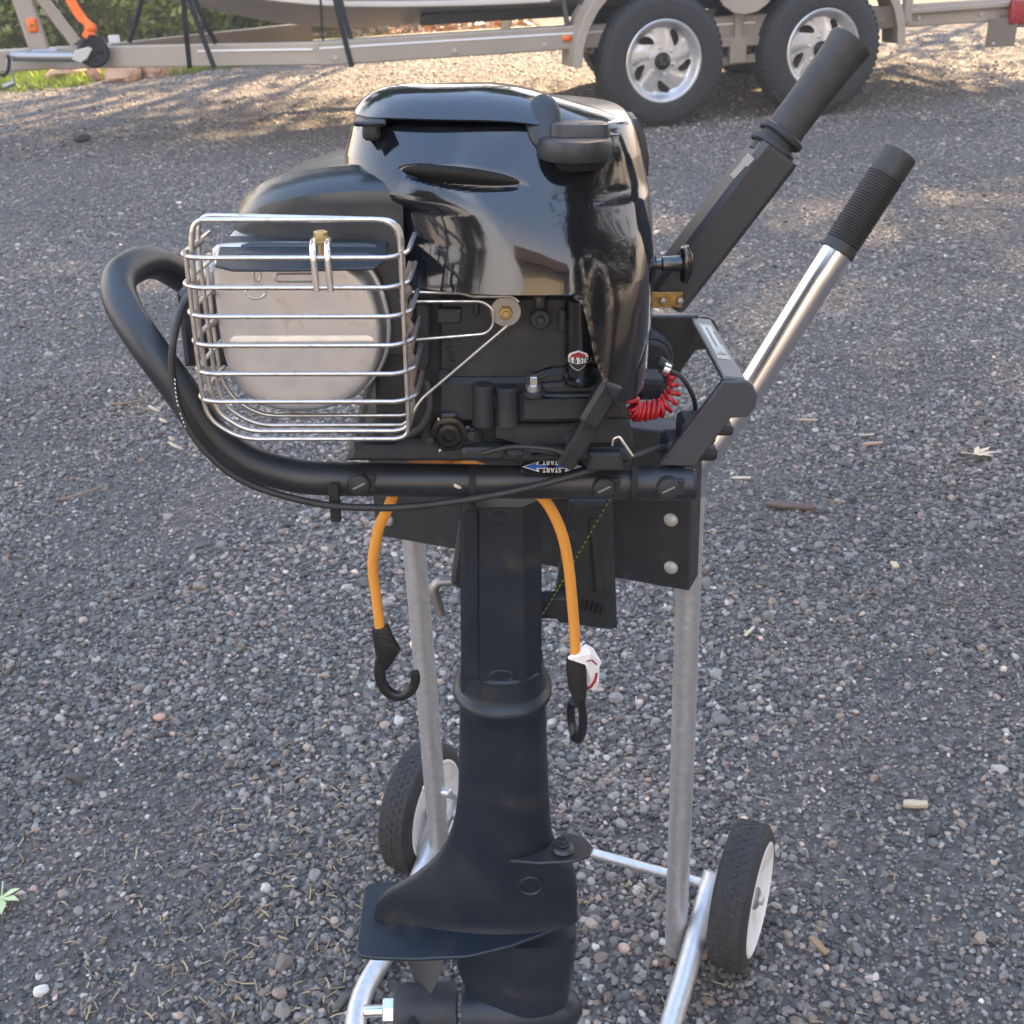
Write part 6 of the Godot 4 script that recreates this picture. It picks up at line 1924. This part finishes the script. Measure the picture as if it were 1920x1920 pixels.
func make_litter() -> void:
	var r := RandomNumberGenerator.new()
	r.seed = 4242
	# chips and twigs one can point at: [place, length, width, height, turn, colour, name, label, category]
	var items := [
		[Vector3(0.5352, 0.0056, -1.2232), 0.033, 0.012, 0.008, -0.1, Color(0.52, 0.43, 0.29), "wood_chip", "largest pale wood chip, on the gravel right of the wheel", "wood chip"],
		[Vector3(0.3433, -0.0002, -0.9939), 0.030, 0.009, 0.005, -1.1, Color(0.30, 0.20, 0.12), "bark_chip", "brown split bark chip near the bottom right wheel", "bark chip"],
		[Vector3(-0.5728, 0.0124, -1.4958), 0.022, 0.009, 0.006, 0.15, Color(0.42, 0.24, 0.18), "pink_pebble", "flat pink pebble on the gravel at the left", "pebble"],
		[Vector3(-0.5827, -0.0006, -0.9769), 0.018, 0.013, 0.010, 0.6, Color(0.62, 0.6, 0.57), "white_pebble", "white oval pebble near the bottom left corner", "pebble"],
		[Vector3(0.3967, 0.0165, -1.6613), 0.034, 0.006, 0.004, 0.9, Color(0.50, 0.43, 0.27), "straw_piece", "pale stick piece right of the stand's right post", "stick"],
		[Vector3(0.4985, 0.0311, -2.2457), 0.040, 0.006, 0.004, -0.1, Color(0.52, 0.47, 0.33), "straw_piece", "pale yellow stick right of the motor's bracket", "stick"],
		[Vector3(0.8247, 0.0347, -2.387), 0.048, 0.009, 0.005, 0.1, Color(0.40, 0.24, 0.16), "bark_chip", "reddish bark sliver on the gravel at the middle right", "bark chip"],
		[Vector3(0.8237, 0.0359, -2.4373), 0.036, 0.004, 0.003, -0.05, Color(0.50, 0.45, 0.30), "straw_piece", "thin straw just behind the reddish bark sliver", "straw"],
		[Vector3(0.7151, 0.0384, -2.536), 0.045, 0.006, 0.004, -0.2, Color(0.40, 0.30, 0.21), "straw_piece", "brownish twig piece right of the chrome handle's foot", "twig"],
		[Vector3(0.7066, 0.0214, -1.8553), 0.012, 0.020, 0.006, 0.1, Color(0.48, 0.36, 0.25), "wood_chip", "small upright tan chip in the middle of the right gravel", "wood chip"],
		[Vector3(-2.3849, 0.1491, -6.9628), 0.10, 0.05, 0.03, 0.1, Color(0.04, 0.03, 0.025), "dirt_clod", "dark clod lying alone on the drive at the upper left", "clod"],
		[Vector3(1.8902, 0.0862, -4.4462), 0.12, 0.006, 0.004, -0.4, Color(0.10, 0.08, 0.06), "twig", "thin dark twig at the far right of the drive", "twig"],
		[Vector3(-0.9536, 0.0328, -2.3117), 0.10, 0.014, 0.006, 0.5, Color(0.22, 0.15, 0.10), "twig", "reddish brown twig left of the carrying handle", "twig"],
		[Vector3(-0.9926, 0.0461, -2.8421), 0.08, 0.012, 0.005, 0.2, Color(0.22, 0.15, 0.10), "twig", "brown leaf stalk on the gravel beside the handle's bend", "twig"],
		[Vector3(0.5694, 0.0276, -2.1052), 0.10, 0.02, 0.008, -0.3, Color(0.09, 0.06, 0.045), "bark_chip", "dark curved bark strip right of the clamped board", "bark chip"],
		[Vector3(0.7735, 0.0129, -1.5169), 0.013, 0.012, 0.009, -0.5, Color(0.55, 0.48, 0.38), "cream_pebble", "cream pebble near the right edge of the gravel", "pebble"],
		[Vector3(0.2972, 0.0052, -1.2094), 0.013, 0.007, 0.006, -0.5, Color(0.5, 0.38, 0.26), "tan_pebble", "tan pebble just above the right stand wheel", "pebble"],
	]
	for q in items:
		var mb := Mb.new()
		if "pebble" in q[6] or "clod" in q[6]:
			mb = rock(q[1] / 2, q[3] * 0.8, int(q[1] * 90000))
		elif "twig" in q[6]:
			mb.tube(curve([Vector3(-q[1] / 2, 0, 0), Vector3(-q[1] * 0.1, q[3] * 0.4, q[2] * 0.6), Vector3(q[1] / 2, 0, -q[2] * 0.5)], 5), q[3] * 0.4, 6)
		else:
			var o2: float = q[1] / 2
			mb.prism(PackedVector2Array([Vector2(-o2, -q[2] * 0.35), Vector2(-o2 * 0.2, -q[2] * 0.5), Vector2(o2 * 0.96, -q[2] * 0.38), Vector2(o2, q[2] * 0.42), Vector2(o2 * 0.35, q[2] * 0.38), Vector2(-o2 * 0.3, q[2] * 0.52), Vector2(-o2 * 0.92, q[2] * 0.45)]), Transform3D(Basis(Vector3.RIGHT, -PI / 2), Vector3(0, q[3] / 2, 0)), q[3], q[3] * 0.2)
		var m: Material = M.wood if q[6] == "wood_chip" else surf(q[5], 0.75)
		var o := put(q[6], mb, m)
		o.transform = Transform3D(Basis(Vector3.UP, q[4]) * Basis(Vector3.RIGHT, 0.12), q[0] + Vector3(0, 0.005 + q[3] * 0.5, 0))
		tag(o, q[7], q[8])
	# two fallen maple-like leaves
	for q in [[Vector3(-0.6863, 0.0032, -1.1299), 0.045, 0.4, Color(0.42, 0.48, 0.25), "pale green lobed leaf at the left edge near the bottom"], [Vector3(1.0268, 0.0326, -2.3058), 0.05, 1.3, Color(0.50, 0.42, 0.28), "dry tan curled leaf on the gravel at the right"]]:
		var mb := Mb.new()
		for k in 5:
			var a := -1.3 + k * 0.65
			var l: float = q[1] * [0.6, 0.85, 1.0, 0.8, 0.55][k]
			var d := Vector3(sin(a), 0, cos(a))
			var side: Vector3 = Vector3(d.z, 0, -d.x) * q[1] * 0.13
			mb.loft([PackedVector3Array([side * 0.4, Vector3(0, 0.0012, 0), -side * 0.4]), PackedVector3Array([d * l * 0.5 + side + Vector3(0, 0.006, 0), d * l * 0.5 + Vector3(0, 0.004, 0), d * l * 0.5 - side + Vector3(0, 0.007, 0)]), PackedVector3Array([d * l + side * 0.05 + Vector3(0, 0.010, 0), d * l + Vector3(0, 0.0105, 0), d * l - side * 0.05 + Vector3(0, 0.010, 0)])])
		mb.tube([Vector3(0, 0.001, 0), Vector3(0.003, 0.002, -q[1] * 0.6)], 0.0009, 5)
		var o := put("fallen_leaf", mb, surf(q[3], 0.7), self, 60)
		o.transform = Transform3D(Basis(Vector3.UP, q[2]), q[0] + Vector3(0, 0.008, 0))
		tag(o, q[4], "leaf")
	# straw, wood crumbs: too many to count
	var list := []
	for c in [[Vector3(-0.3259, 0.0077, -1.3091), 0.10, 90], [Vector3(-0.2575, 0.0003, -1.0117), 0.11, 110], [Vector3(-0.3646, -0.0009, -0.9636), 0.12, 120], [Vector3(-0.5963, 0.0053, -1.21), 0.08, 30], [Vector3(0.0043, 0.002, -1.0802), 0.2, 60], [Vector3(-0.2407, 0.0024, -1.0946), 0.15, 50], [Vector3(0.5666, 0.0158, -1.6315), 0.5, 50], [Vector3(-0.7298, 0.0281, -2.1251), 0.8, 60], [Vector3(0.7728, 0.0463, -2.8525), 1.0, 60], [Vector3(-0.064, 0.007, -1.2807), 0.5, 70]]:
		for i in int(c[2] * 1.5):
			var p: Vector3 = c[0] + Vector3(r.randfn() * c[1], 0, r.randfn() * c[1])
			var l := r.randf_range(0.5, 1.6)
			var v := r.randf_range(0.5, 1.1)
			list.append([Transform3D(Basis.from_euler(Vector3(r.randfn() * 0.25, r.randf() * TAU, 0)).scaled_local(Vector3(r.randf_range(0.6, 1.8), 1, l)), on_ground(p.x, p.z) + Vector3(0, 0.006, 0)), Color(0.36 * v, 0.27 * v, 0.16 * v)])
	var bit := Mb.new()
	bit.sweep([Vector3(0, 0, -0.006), Vector3(0.0006, 0.0006, 0), Vector3(0, 0, 0.006)], Mb.circle(0.0007, 5))
	tag(scatter("straw", bit.mesh(), M.straw, list), "scattered straw and wood crumbs on the gravel", "straw")
